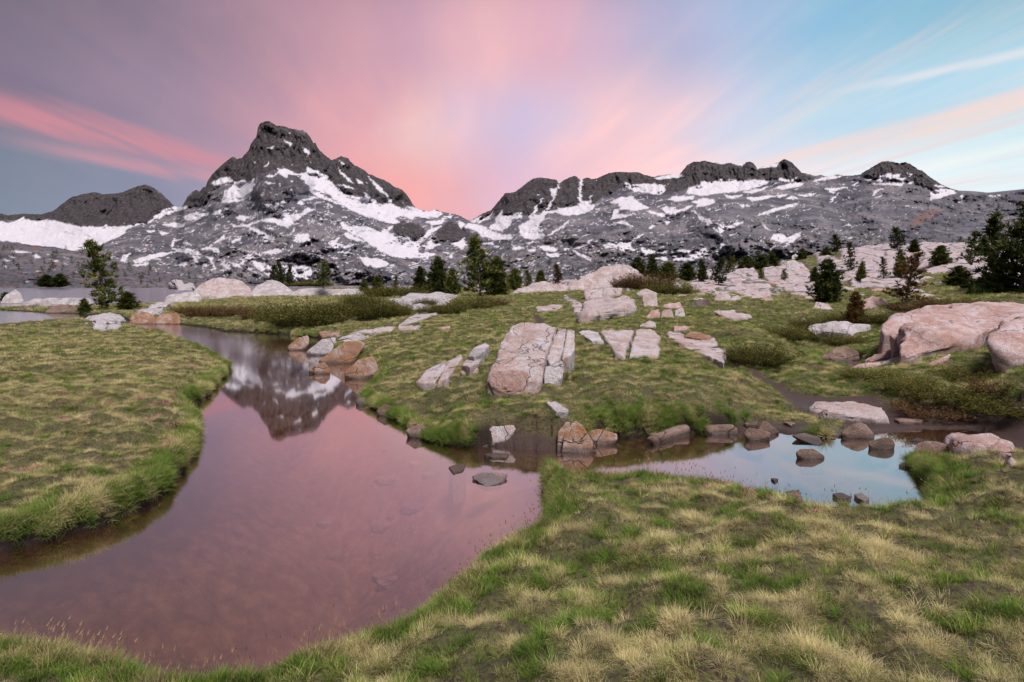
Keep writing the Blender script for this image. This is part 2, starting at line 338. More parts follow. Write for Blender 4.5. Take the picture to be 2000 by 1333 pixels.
SNOW += Z5(1260,300,[
 [(400,370),(430,330),(540,310),(550,280),(640,290),(710,260),(850,255),(930,280),(1070,260),(1210,270),(1160,310),(1000,350),(850,380),(700,390),(560,415),(430,390)],
 [(0,300),(190,320),(200,360),(150,400),(0,380)],[(220,440),(300,420),(480,420),(470,442),(380,458),(280,468)],[(50,560),(200,600),(170,618),(40,578)],
 [(470,470),(600,440),(690,465),(630,500),(490,525),(530,490)],[(200,520),(290,540),(310,560),(460,505),(420,542),(280,588),(210,582)],[(780,400),(840,420),(960,408),(860,432),(790,432)],
 [(960,380),(1100,350),(1200,330),(1050,388)],[(990,430),(1100,430),(1200,410),(1280,420),(1150,448),(1060,462)],[(1260,340),(1400,300),(1560,290),(1500,320),(1370,348)],
 [(1290,408),(1390,400),(1300,432)],[(1380,440),(1440,415),(1480,440)],[(1500,408),(1660,388),(1560,424)],[(1310,240),(1400,260),(1490,235),(1430,278),(1320,272)],[(1640,270),(1820,215),(1930,225),(1760,258)],
 [(465,555),(520,590),(610,650),(640,640),(660,700),(760,740),(700,680),(800,710),(960,665),(880,712),(780,742),(730,795),(700,752),(610,692),(530,632)],
 [(1100,608),(1200,558),(1380,508),(1500,488),(1480,512),(1330,544),(1180,594)],[(1230,830),(1260,790),(1330,790),(1400,820),(1522,772),(1510,810),(1400,890),(1360,912),(1420,842),(1340,882),(1300,852)],
 [(1150,680),(1215,752),(1170,722)],[(0,915),(80,950),(100,1000),(180,1000),(210,1040),(0,1015)],[(140,965),(280,948),(250,978)],[(310,938),(460,955),(400,978)],
 [(260,1000),(380,1010),(470,990),(580,920),(670,960),(560,1005),(450,1045),(290,1040)],[(690,960),(770,870),(790,930),(720,995)],
 [(1750,348),(1980,328),(1860,362),(1830,388)],[(1800,470),(1890,390),(1830,462)],[(690,92),(830,84),(760,104)],[(860,98),(980,92),(950,118),(900,112)],[(1080,130),(1200,122),(1310,86),(1290,128),(1200,134),(1100,148)],
 [(40,735),(105,688),(65,722)],[(190,658),(240,668),(220,702)],[(920,505),(1020,505),(960,528)],[(1270,905),(1220,930),(1240,915)],[(860,1025),(910,1015),(880,1040)]])
SNOW += Z5(1600,300,[
 [(570,240),(620,200),(780,205),(780,230),(640,270),(570,265)],[(740,245),(850,245),(790,278)],[(500,300),(640,292),(830,292),(800,314),(640,304)],
 [(1085,455),(1090,380),(1180,350),(1290,355),(1335,385),(1200,425)],[(515,410),(560,350),(640,345),(560,372),(530,412)],[(1650,415),(1770,410),(1700,428)],[(1350,472),(1400,462),(1380,476)],[(860,288),(930,284),(890,294)],
 [(1130,313),(1240,322),(1200,332)],[(1370,415),(1410,412),(1390,436)],[(550,434),(605,418),(580,430)],[(320,312),(380,278),(350,322)],[(460,252),(520,244),(490,264)],[(860,192),(905,205),(880,218)],[(170,556),(200,562),(185,572)]])
# dark cliffs (steep, dark metavolcanic rock)
CLIFF = [
 [(-900,380),(100,400),(140,370),(280,350),(345,404),(318,418),(290,434),(245,442),(205,445),(165,442),(115,432),(80,428),(0,432),(-900,470)],
 [(345,405),(400,350),(500,220),(640,280),(740,330),(815,395),(815,405),(780,405),(757,398),(735,398),(700,385),(660,365),(630,345),(600,338),(570,335),(540,330),(520,345),(500,352),(470,360),(430,360),(405,385),(400,400),(380,404),(360,408)],
 [(500,340),(520,335),(545,340),(565,360),(568,385),(545,393),(515,395),(490,385),(497,350)],[(560,345),(575,340),(595,350),(606,375),(590,385),(570,378)],
 [(925,430),(1000,360),(1060,330),(1250,330),(1280,340),(1300,346),(1325,342),(1345,310),(1540,300),(1575,342),(1600,346),(1570,352),(1530,352),(1480,350),(1430,352),(1400,352),(1370,365),(1340,370),(1310,380),(1260,370),(1220,362),(1180,385),(1160,398),(1130,398),(1100,405),(1070,410),(1040,420),(1010,418),(985,418),(960,420)],
 [(1660,344),(1720,305),(1790,315),(1830,355),(1870,372),(1830,375),(1800,360),(1750,352),(1700,346)],
 [(765,440),(790,432),(820,440),(835,455),(815,465),(790,462),(770,455)],[(850,450),(880,430),(905,445),(935,465),(925,475),(880,472),(850,470)],
]
# domes / buttresses that stand out of the slope: cx, cy, rx, ry, metres towards the camera
DOMES = [(528,362,45,45,260),(582,362,26,28,170),(650,440,70,45,200),(560,430,60,40,150),(800,450,45,25,150),(890,460,60,35,220),(1085,445,42,28,150),(420,380,35,30,120),(1190,450,90,55,220),(1330,440,110,60,240),(1500,450,120,55,200),(1280,400,60,30,130),(700,370,40,30,100),(1440,420,70,40,120),(500,490,120,50,160),(690,505,80,40,170),(1010,500,60,22,100),(1480,480,70,30,120),(1640,440,100,60,180),(330,480,110,30,140),(620,480,70,30,110),(760,520,60,25,100)]

def relief_fields(PX, PY, S):
    """depth offset (towards camera +), snow, tone for pixel positions"""
    cl = np.full(PX.shape, 1e9)
    wx = PX + fbm(PX / 9, PY / 9, 3, 41) * 7; wy = PY + fbm(PX / 9, PY / 9, 3, 47) * 5
    for p in CLIFF:
        P = np.array(p); m = (PX > P[:, 0].min() - 30) & (PX < P[:, 0].max() + 30)
        cl[m] = np.minimum(cl[m], poly_sd(wx[m], wy[m], p) )
    cliff = sstep(3, -3, cl)
    for p in CLIFF[2:4]:
        P = np.array(p); m = (PX > P[:, 0].min() - 30) & (PX < P[:, 0].max() + 30) & (PY > 330) & (PY < 400)
        cliff[m] *= 1 - 0.45 * sstep(2, -2, poly_sd(wx[m], wy[m], p))
    sx = PX + fbm(PX / 11, PY / 8, 4, 51, 0.6) * 7.0; sy = PY + fbm(PX / 10, PY / 8, 4, 57, 0.6) * 3.6
    sn = np.full(PX.shape, 1e9)
    for p in SNOW:
        P = np.array(p)
        m = (PX > P[:, 0].min() - 12) & (PX < P[:, 0].max() + 12) & (PY > P[:, 1].min() - 12) & (PY < P[:, 1].max() + 12)
        if m.any(): sn[m] = np.minimum(sn[m], poly_sd(sx[m], sy[m], p))
    snow = sstep(1.6, 0.0, sn)
    # rock islands inside the snow fields
    isl = fbm(PX / 5.0 - PY / 9, PY / 2.2, 3, 61, 0.6)
    snow *= 1 - sstep(0.36, 0.46, isl - 0.03 * np.clip(-sn, 0, 12) - 0.03)
    # scattered patches: lie along ledges, thinning to the right and in the cliffs
    dens = np.interp(PX, [-900, 0, 100, 300, 500, 800, 1000, 1200, 1500, 1700, 1850, 2000, 2900], [.1, .1, .06, .12, .16, .17, .16, .09, .05, .03, -.06, -.1, -.1])
    dens = dens - cliff * 0.10 - 0.10 * sstep(535, 560, PY)
    warp_s = fbm(PX / 30, PY / 20, 3, 75) * 20
    led = fbm((PX + PY * 0.9) / 18, (PY - PX * 0.15) / 6, 4, 71, 0.6)
    scat = sstep(0.49, 0.53, led + dens - cliff * .08)
    fl = fbm(PX / 5, PY / 4, 3, 77, 0.6)
    scat = scat
    fil = ridged((PX - PY * 1.6) / 30 + warp_s / 20, (PY + PX * 0.25) / 11, 3, 73, .6)
    fil = sstep(0.80, 0.88, fil + dens * 0.5) * sstep(-.05, .15, fbm(PX / 40, PY / 20, 2, 74) + dens)
    snow = np.maximum(snow, np.maximum(scat, fil * (1 - cliff)))
    # relief
    off = np.zeros(PX.shape)
    for cx, cy, rx, ry, a in DOMES:
        m = (np.abs(PX - cx) < rx * 2.6) & (np.abs(PY - cy) < ry * 2.6)
        q = ((PX[m] - cx) / rx) ** 2 + ((PY[m] - cy) / ry) ** 2
        off[m] += 1.5 * a * np.exp(-q * q * 0.9)
    warp = fbm(PX / 60, PY / 60, 3, 81) * 26
    gul = ridged((PX + warp) / 34, (PY + warp) / 95, 5, 83, 0.58)
    gulf = ridged((PX + warp * .5) / 9, PY / 26, 4, 89, 0.6)
    dia = ridged((PX - PY * 0.7) / 42, (PY + PX * 0.35) / 26, 5, 93, 0.6)
    iso = fbm(PX / 7, PY / 6, 4, 97, 0.65)
    macro = ridged((PX + PY * .5 + warp) / 120, (PY + warp * .5) / 60, 3, 111, .5)
    off += macro * 120 * sstep(20, 60, PY - 330)
    off += cliff * (gul * 150 + gulf * 45) + (1 - cliff) * (dia * 80 + gulf * 10 + iso * 9)
    off += fbm(PX / 3.2, PY / 3.2, 2, 99) * 3 * (1 - snow)
    veg = sstep(0.02, 0.25, fbm(PX / 11, PY / 6, 4, 101, 0.6) + 0.9 * (np.interp(PX, [-900, 300, 520, 600, 700, 850, 1000, 1250, 1400, 1600, 1800, 2000, 2900], [.1, .1, .14, .22, .08, .12, .32, .30, .2, .24, .34, .30, .3]) - 0.34) - 0.3 * sstep(470, 430, PY) + 0.10 * sstep(480, 520, PY)
                 + 0.16 * np.exp(-(((PY - 380) - (2000 - PX) * 0.25) / 22) ** 2) * (PX > 1500))
    veg *= (1 - snow) * (1 - cliff)
    return off, snow, cliff, veg

def interp_ctrl(px, k):
    a = np.array(DCTRL, float); return np.interp(px, a[:, 0], a[:, k])
def build_relief(x0, x1, step=1.75, nr=170):
    cols = np.arange(x0, x1 + 1e-6, step); nc = len(cols)
    sk = np.array(SKYLINE, float)
    top = np.interp(cols, sk[:, 0], sk[:, 1])
    top = top - ridged(cols / 5.0, cols * 0 + 3.3, 3, 31, 0.6) * 1.5 * sstep(1900, 1800, cols) + 0.6
    s = np.linspace(0, 1, nr)[:, None]
    BASE = 566.0
    PX = np.broadcast_to(cols[None, :], (nr, nc)).copy()
    PY = top[None, :] + (BASE - top[None, :]) * s
    off, snow, cliff, veg = relief_fields(PX, PY, s)
    Dc = interp_ctrl(cols, 1)[None, :]; Df = interp_ctrl(cols, 2)[None, :]
    sky_sm = np.convolve(np.pad(top, 30, 'edge'), np.ones(61) / 61, 'valid')[None, :]
    q = np.clip((PY - sky_sm) / (BASE - sky_sm), -0.2, 1)
    D = Dc + (Df - Dc) * np.clip(q, 0, 1) ** 1.15
    edge = sstep(0, 0.04, s) * sstep(1.0, 0.93, s)
    D = D - off * (0.25 + 0.75 * edge)
    x, t = ray(PX, PY)
    P = np.stack([x * D, D, CAMZ + t * D], -1)
    # reverse side of the range
    back = []
    for k, (dd, fz) in enumerate([(60, 0.97), (200, 0.88), (500, 0.7), (1100, 0.4), (2000, 0.0)]):
        R = P[0].copy(); n = perlin(cols / 20, cols * 0 + k, 33) * 40 * min(1, k)
        R[:, 1] += dd + n; R[:, 0] *= R[:, 1] / P[0][:, 1]; R[:, 2] = P[0][:, 2] * fz
        back.append(R)
    B = np.stack(back[::-1], 0); nb = len(back)
    P = np.concatenate([B, P], 0)
    pad = lambda a: np.concatenate([np.repeat(a[:1], nb, 0), a], 0)
    return cols, P, pad(snow), pad(cliff), pad(veg), pad(PX), pad(PY)

def mountain_material():
    m, t = new_mat('mountain_rock_and_snow')
    geo = t.n('ShaderNodeNewGeometry'); pos = geo.outputs['Position']
    mp = t.n('ShaderNodeMapping', ins={'Scale': (0.001, 0.001, 0.001)}); t.nt.links.new(pos, mp.inputs[0]); v = mp.outputs[0]
    mpv = t.n('ShaderNodeMapping', ins={'Scale': (0.001, 0.001, 0.00028)}); t.nt.links.new(pos, mpv.inputs[0]); vv = mpv.outputs[0]
    sn = t.attr('snow').outputs['Fac']; cl = t.attr('cliff').outputs['Fac']; vg = t.attr('veg').outputs['Fac']; rd = t.attr('red').outputs['Fac']
    n1 = t.noise(v, 5, 8, 0.62); n2 = t.noise(v, 45, 6, 0.7); n3 = t.noise(vv, 42, 8, 0.72)
    grey = t.ramp(n1, [(0.36, (0.056, 0.058, 0.072)), (0.5, (0.106, 0.104, 0.120)), (0.62, (0.180, 0.170, 0.176))])
    dark = t.ramp(n3, [(0.36, (0.015, 0.015, 0.019)), (0.5, (0.040, 0.037, 0.041)), (0.62, (0.105, 0.088, 0.080))])
    c = t.mix(t.mapr(n2, 0.3, 0.7, 0, 1), t.mix(1, grey, (0.82, 0.82, 0.84), 'MULTIPLY'), t.mix(1, grey, (1.18, 1.15, 1.15), 'MULTIPLY'))
    c = t.mix(t.math('MULTIPLY', rd, 0.6), c, (0.20, 0.11, 0.09))
    c = t.mix(cl, c, dark)
    c = t.mix(t.math('MULTIPLY', vg, 0.72), c, (0.026, 0.031, 0.024))
    dirt = t.mapr(n2, 0.35, 0.7, 0.86, 1.0)
    snc = t.mix(1.0, (0.60, 0.59, 0.635), t.n('ShaderNodeCombineColor', ins={0: dirt, 1: dirt, 2: dirt}).outputs[0], 'MULTIPLY')
    c = t.mix(sn, c, snc)
    bmp = t.n('ShaderNodeBump', ins={'Strength': 0.6, 'Distance': 8.0}); t.nt.links.new(t.math('MULTIPLY', n3, t.math('SUBTRACT', 1.0, sn)), bmp.inputs['Height'])
    b = t.n('ShaderNodeBsdfPrincipled', ins={'Roughness': 0.85, 'Specular IOR Level': 0.2})
    t.nt.links.new(c, b.inputs['Base Color']); t.nt.links.new(bmp.outputs[0], b.inputs['Normal'])
    return finish(m, t, b.outputs[0])
MAT_MTN = mountain_material()
cols, P, snow, cliff, veg, PXm, PYm = build_relief(-900, 2900)
red = sstep(1.0, 0.3, np.sqrt(((PXm - 1805) / 42) ** 2 + ((PYm - 425 + (PXm - 1805) * 0.5) / 14) ** 2) + 0.5 * fbm(PXm / 12, PYm / 8, 3, 5))
red = np.maximum(red, 0.35 * sstep(0.1, 0.35, fbm(PXm / 30, PYm / 14, 4, 8)) * (1 - cliff) * sstep(430, 500, PYm))
for nm, lb, xa, xb in (('mountain_ridge', 'low dark serrated ridge above a snow basin left of the great peak', -900, 346),
                       ('mountain_peak', 'highest dark craggy peak with two steep snowfields below its summit', 346, 922),
                       ('mountain_range', 'long dark mountain range with cut snow gullies right of the gap', 922, 2900)):
    i0 = int(np.argmin(abs(cols - xa))); i1 = int(np.argmin(abs(cols - xb))) + 1
    Q = P[:, i0:i1]; nr_, nc_ = Q.shape[:2]
    me = mesh_np(nm, Q.reshape(-1, 3), grid_faces(nr_, nc_)[:, ::-1], True,
                 {'snow': snow[:, i0:i1].ravel(), 'cliff': cliff[:, i0:i1].ravel(), 'veg': veg[:, i0:i1].ravel(), 'red': red[:, i0:i1].ravel()})
    tag(obj(nm, me, MAT_MTN), lb, None, None, 'structure')
# ------------------------------------------------------------------ near terrain
def wpoly(pts):
    """list of (px, py, z) -> world polygon"""
    out = []
    for p in pts:
        z = p[2] if len(p) > 2 else 0.0
        x, y = at_z(p[0], p[1], z); out.append((float(x), float(y)))
    return out
W_MAIN = wpoly([(-900,609),(-300,608),(0,606),(80,611),(170,615),(235,620),(262,631),(350,634),(410,641),(440,648),(520,651),(600,658),(640,664),(655,678),(690,702),(733,728),(738,745),(720,765),(703,785),(735,803),(790,828),(830,858),(880,872),(940,872),(1000,875),(1060,882),(1110,874),(1200,856),(1300,849),(1400,846),(1450,843),(1500,842),(1560,848),(1620,856),(1680,858),(1720,846),(1800,838),(1880,838),(1940,845),(1900,850),(1855,853),(1850,866),(1865,886),(1795,895),(1768,905),(1800,930),(1815,950),(1818,976),
   (1812,988,.27),(1700,987,.27),(1640,986,.27),(1590,976,.27),(1500,955,.26),(1400,934,.26),(1300,915,.24),(1200,917,.22),(1110,921,.2),(1066,928),(1058,945),(1075,965),(1070,1000),(1058,1012,.25),(1010,1024,.27),(960,1054,.27),(900,1102,.27),(850,1142,.27),(760,1192,.28),(640,1237,.28),(540,1270,.28),(420,1291,.28),(335,1299,.28),(300,1287,.28),(230,1252,.28),(120,1230,.28),(0,1224,.28),(-300,1218,.28),(-900,1240,.28),
   (-900,1190),(-300,1110),(0,1078),(100,1054),(200,1022),(290,984),(330,958),(352,922),(378,884),(390,852),(384,818),(364,797),(397,780),(425,750),(447,726),(448,712,.08),(420,689,.15),(370,666,.18),(330,652,.18),(285,640,.2),(250,630,.22),(150,623,.3),(60,631,.28),(0,633,.26),(-300,636,.26),(-900,640,.26)])
W_LAKE = wpoly([(-1500,564.5),(760,564.5),(760,569),(700,572),(640,577),(500,586),(400,593),(330,597),(250,590),(170,588),(100,592),(60,598),(0,600),(-300,600),(-1500,600)])
W_POND = wpoly([(1600,688,.12),(1660,684,.12),(1700,688,.12),(1705,700,.12),(1660,712,.12),(1600,705,.12)])
# (px, py, z) land control points at known height; (px, py, -d) = at distance d
GCTRL = [(-300,1333,.33),(0,1333,.33),(300,1333,.31),(0,1240,.30),(200,1265,.28),(600,1300,.33),(1000,1333,.4),(1400,1333,.45),(2000,1333,.5),(2500,1333,.5),(-600,1800,.33),(500,1800,.35),(1500,1800,.45),(2600,1800,.5),
 (700,1230,.28),(900,1130,.27),(1000,1200,.36),(1050,1040,.30),(1300,1200,.42),(1700,1200,.48),(2000,1200,.52),(1200,1000,.36),(1500,1050,.42),(1800,1050,.44),(2000,1050,.5),(2400,1050,.55),(1200,928,.25),(1400,950,.29),(1600,992,.30),(1800,1000,.36),(1890,885,.40),(1840,925,.36),(1950,920,.46),(2000,950,.5),(2000,905,.5),(2400,900,.6),
 (-300,1010,.25),(0,1000,.25),(200,960,.27),(330,880,.25),(-300,850,.34),(0,850,.35),(200,800,.35),(300,780,.30),(0,700,.36),(200,700,.34),(380,720,.25),(300,660,.28),(100,640,.32),(0,640,.28),(-300,642,.28),(-900,642,.28),(430,715,.20),(140,628,.40),(-900,900,.35),
 (850,835,.14),(900,812,.30),(1200,815,.36),(1400,806,.32),(1000,785,.40),(1200,772,.46),(1350,772,.41),(1450,785,.27),(1620,830,.10),(800,762,.25),(760,720,.28),(850,720,.42),(960,750,.44),(1100,715,.5),(1250,680,.55),(1380,700,.42),(900,665,.55),(770,675,.38),(1000,645,.66),(1200,645,.74),(1380,650,.62),(900,625,.7),(1100,612,.8),(720,645,.35),(600,647,.20),(500,642,.18),(420,634,.18),(350,628,.15),(500,612,.42),(400,612,.35),(300,606,.3),(230,608,.2),(100,605,.15),(-100,604,.15),(-900,604,.15),(650,602,.7),(800,590,.9),(1000,590,1.0),(1200,590,1.1),(1300,620,.82),(1400,610,.9),(1500,600,1.0),(1600,615,.72),
 (1500,660,.55),(1470,690,.45),(1530,700,.32),(1620,665,.18),(1600,700,.10),(1660,700,.10),(1700,705,.16),(1560,735,.28),(1660,745,.30),(1760,785,.20),(1560,775,.14),(1500,810,.12),(1700,810,.06),(1780,820,.05),(1900,835,.04),(2000,850,.10),(2400,850,.3),(1850,800,.18),(1900,765,.3),(2000,790,.38),(2000,720,.62),(1850,725,.42),(1760,715,.28),(2400,720,.72),(1850,702,.48),(1925,698,.50),(1780,704,.36),(2010,704,.58),(1850,600,1.15),(2000,600,1.3),(2500,590,-25),(1700,650,.45),(1720,610,.85),(1640,640,.5),
 (2000,570,-30),(1900,562,-34),(1800,580,-26),(1700,562,-42),(1600,575,-38),(1500,566,-50),(1300,568,-42),(1100,575,-38),(900,578,-46),(700,577,-62),(600,572,-75),(560,562,-100),(480,566,-95),(400,573,-85),(350,580,-75),
 (1500,545,-75),(1700,532,-75),(1900,522,-65),(2050,515,-60),(2500,500,-50),(1300,552,-70),(1150,562,-60),(2000,488,-110),(2500,440,-110),(1800,477,-150),(1600,496,-150),(1700,485,-150),(1500,515,-150),(1400,528,-150),(1300,540,-150),(1200,548,-150),(1000,558,-150),(800,563,-150),(650,564,-150),(600,563,-230),(800,563,-300),(1200,556,-300),(1500,545,-300),(1800,520,-300),(2200,500,-300),(1200,562,-600),(1800,550,-600),(700,566,-600)]
cu_, cv_, ct_ = [], [], []
for px, py, k in GCTRL:
    x, t = ray(px, py)
    d = (k - CAMZ) / t if k > 0 else -k
    cu_.append(math.atan(float(x)) * 3.0); cv_.append(math.log(float(d) * math.hypot(1, float(x)))); ct_.append(float(t) / math.hypot(1, float(x)))
for a in np.radians([-150, -110, -80, 80, 110, 150, 180]):       # ground all round the camera
    for r in (1.0, 6.0, 40.0, 300.0):
        cu_.append(a * 3.0); cv_.append(math.log(r)); ct_.append((0.45 - CAMZ) / r if r < 50 else 0.0)
cu_, cv_, ct_ = map(np.array, (cu_, cv_, ct_))
def _phi(d2): return np.sqrt(d2 + 0.02)
_A = _phi((cu_[:, None] - cu_) ** 2 + (cv_[:, None] - cv_) ** 2)
_n = len(cu_); _M = np.zeros((_n + 3, _n + 3)); _M[:_n, :_n] = _A - 0.0 * np.eye(_n)
_M[:_n, _n] = 1; _M[:_n, _n + 1] = cu_; _M[:_n, _n + 2] = cv_; _M[_n:, :_n] = _M[:_n, _n:].T
_sol = np.linalg.solve(_M, np.concatenate([ct_, np.zeros(3)]))
_ga = np.linspace(-math.pi, math.pi, 500); _gr = np.linspace(math.log(0.8), math.log(700), 320)
_GA, _GR = np.meshgrid(_ga * 3.0, _gr)
_T = np.zeros(_GA.shape)
for i in range(_n): _T += _sol[i] * _phi((_GA - cu_[i]) ** 2 + (_GR - cv_[i]) ** 2)
_T += _sol[_n] + _sol[_n + 1] * _GA + _sol[_n + 2] * _GR
def z_land(x, y):
    a = np.arctan2(x, y); r = np.hypot(x, y)
    fa = (a + math.pi) / (2 * math.pi) * 499; fr = (np.log(np.maximum(r, .8)) - math.log(.8)) / (math.log(700) - math.log(.8)) * 319
    ia = np.clip(fa.astype(int), 0, 498); ir = np.clip(fr.astype(int), 0, 318); fa = np.clip(fa - ia, 0, 1); fr = np.clip(fr - ir, 0, 1)
    t = (_T[ir, ia] * (1 - fa) + _T[ir, ia + 1] * fa) * (1 - fr) + (_T[ir + 1, ia] * (1 - fa) + _T[ir + 1, ia + 1] * fa) * fr
    return CAMZ + r * t
MUD = [wpoly(p) for p in (
 [(1415,700,.42),(1440,700,.42),(1480,722,.36),(1540,750,.28),(1620,765,.24),(1700,775,.16),(1760,800,.1),(1850,815,.06),(1960,815,.1),(2100,830,.15),(2100,900,.2),(2000,905,.35),(1960,880,.25),(1900,870,.1),(1860,900,.02),(1700,870),(1620,850),(1560,845),(1440,842),(1460,825,.1),(1540,815,.1),(1640,838,.06),(1655,815,.1),(1620,800,.12),(1560,790,.14),(1500,745,.3)],
 [(1000,885),(970,860,.05),(1010,858,.06),(1090,862,.06),(1100,890)],
 [(1040,612,.8),(1060,620,.78),(1075,645,.7),(1110,655,.68),(1105,662,.66),(1060,650,.68),(1045,630,.74)])]
ROCKZ = [wpoly(p) for p in ([(1290,560,1.3),(1500,574,1.2),(1700,590,1.2),(1760,590,1.3),(1800,560,1.5),(1700,559,1.7),(1400,559,1.7),(1290,558,1.7)],)]
def shore_d(x, y):
    d = np.full(x.shape, 1e9)
    r = np.hypot(x, y)
    for poly in (W_MAIN, W_LAKE, W_POND):
        P = np.array(poly); m = (x > P[:, 0].min() - 3) & (x < P[:, 0].max() + 3) & (y > P[:, 1].min() - 3) & (y < P[:, 1].max() + 3)
        if m.any(): d[m] = np.minimum(d[m], poly_sd(x[m], y[m], poly))
    w = np.clip(r / 60, 0.015, 0.5)
    return d + perlin(x * 2.3, y * 2.3, 21) * 0.05 * np.clip(r / 8, .6, 3) + perlin(x * 6, y * 6, 22) * 0.035 + perlin(x * 14, y * 14, 20) * 0.02 * (r < 14)
def zones(x, y, r):
    mud = np.full(x.shape, 1e9)
    wx = x + perlin(x * 2, y * 2, 23) * .08; wy = y + perlin(x * 2, y * 2, 24) * .12
    for p in MUD:
        P = np.array(p); m = (x > P[:, 0].min() - 2) & (x < P[:, 0].max() + 2) & (y > P[:, 1].min() - 2) & (y < P[:, 1].max() + 2)
        if m.any(): mud[m] = np.minimum(mud[m], poly_sd(wx[m], wy[m], p))
    mud = sstep(0.12, -0.12, mud + perlin(x * 5, y * 5, 25) * .08)
    # granite shelves among the meadow, growing with distance up the slope on the right
    ang = np.degrees(np.arctan2(x, y))
    gr = fbm(x / (0.055 * r + .5), y / (0.16 * r + .8), 4, 27, 0.55)
    base = np.interp(r, [20, 30, 45, 70, 110, 170], [-.6, -.25, .12, .3, .28, .25]) * sstep(5, 16, ang) + np.interp(r, [36, 50, 70, 110], [-.5, -.1, .2, .3]) * sstep(8, 2, ang) - .9 * sstep(-2, -6, ang) - .7 * (np.abs(ang) > 60)
    rock = sstep(-0.03, 0.05, gr + base - 0.07 + 0.25 * fbm(x / (0.02 * r + .3), y / (0.05 * r + .4), 3, 29))
    rock = np.where(r < 20, 0, rock)
    return mud, rock
def voro(x, y, seed=0):
    """cell noise: distance to nearest, second and a random value of the cell"""
    xi = np.floor(x).astype(np.int64); yi = np.floor(y).astype(np.int64)
    f1 = np.full(x.shape, 9.0); f2 = np.full(x.shape, 9.0); val = np.zeros(x.shape)
    for dx in (-1, 0, 1):
        for dy in (-1, 0, 1):
            h = _perm[(_perm[(xi + dx + seed * 77) & 4095] + yi + dy) & 4095]
            cx = xi + dx + (h % 64) / 64.0 ; cy = yi + dy + (h // 64) / 64.0
            d = np.hypot(cx - x, cy - y)
            nearer = d < f1
            f2 = np.where(nearer, f1, np.minimum(f2, d)); val = np.where(nearer, (h % 997) / 997.0, val); f1 = np.where(nearer, d, f1)
    return f1, f2, val
def ground(x, y, detail=True):
    """full terrain height, plus attributes"""
    x = np.asarray(x, float); y = np.asarray(y, float)
    r = np.hypot(x, y)
    zl = np.maximum(z_land(x, y), 0.06)
    sd = shore_d(x, y)
    mud, rock = zones(x, y, r)
    hum = 0
    # turf hummocks
    k = np.clip(r / 9, 1, 6)
    hum = ridged(x / 1.1, y / 0.7, 2, 3, .5) * -0.05 + fbm(x / (0.7 * 1), y / 0.55, 3, 3) * 0.085 + fbm(x / 0.24, y / 0.2, 2, 6) * 0.040 * sstep(25, 12, r) + fbm(x / 3.2, y / 2.6, 2, 9) * 0.10
    hum = hum * 1.25
    hum *= sstep(0.0, 0.4, sd) * (1 - 0.75 * mud) * (1 - rock)
    # rounded granite blocks
    tf = fbm(x / 9 + y / 40, y / 14, 4, 14, .5) * 5.0 + fbm(x / 2.5, y / 3, 2, 16) * .5
    ter = (np.floor(tf) + sstep(0.0, 0.22, tf - np.floor(tf))) * 0.30
    g1, g2, gval = voro(x / 2.6 + fbm(x / 2, y / 2, 2, 4) * .35, y / 4.2 + x / 9, 8)
    blk2 = sstep(0, .09, g2 - g1) * (.06 + 0.20 * gval) + (gval - .5) * .10 * (x % 7 / 7)
    zr = rock * (ter * .55 + blk2 * .6) * np.clip(r / 70, .4, 1.3)
    wbank = np.where(mud > .3, 0.5, np.clip(0.07 + 0.004 * r, 0.07, 0.6))
    rise = 1 - np.exp(-np.clip(sd, 0, None) / wbank)
    z = 0.02 + (zl + hum + zr - 0.02) * rise
    undr = -0.04 - 0.42 * (1 - np.exp(np.clip(sd, None, 0) / 0.55)) - 0.0015 * r + fbm(x * 1.5, y * 1.5, 3, 15) * .03
    undr = np.where(mud > .3, undr * 0.5, undr)
    z = np.where(sd > 0, z, np.minimum(undr, 0.02 + sd * 0.6))
    z = np.where(r > 62, z - 12 * sstep(62, 80, r) * sstep(-29, -31, np.degrees(np.arctan2(x, y))), z)
    z = z - 30 * sstep(150, 240, r) * sstep(0, -4, np.degrees(np.arctan2(x, y)))
    return z, sd, mud, rock, hum
def terrain_mesh():
    a1 = np.radians(np.linspace(-50, 50, 850)); a0 = np.radians(np.linspace(-180, -51, 60)); a2 = np.radians(np.linspace(51, 180, 60))
    A = np.concatenate([a0, a1, a2])
    R = np.concatenate([[0.05, 0.5, 1.0], np.exp(np.linspace(math.log(1.4), math.log(60), 560)), np.exp(np.linspace(math.log(60.6), math.log(700), 110))])
    AA, RR = np.meshgrid(A, R)
    x = np.sin(AA) * RR; y = np.cos(AA) * RR
    z, sd, mud, rock, hum = ground(x, y)
    # beyond the last granite shelf the ground drops away behind its crest
    z = np.where(RR > 420, z - (RR - 420) * 0.04, z)
    return np.stack([x, y, z], -1), sd, mud, rock, hum
TP, Tsd, Tmud, Trock, Thum = terrain_mesh()

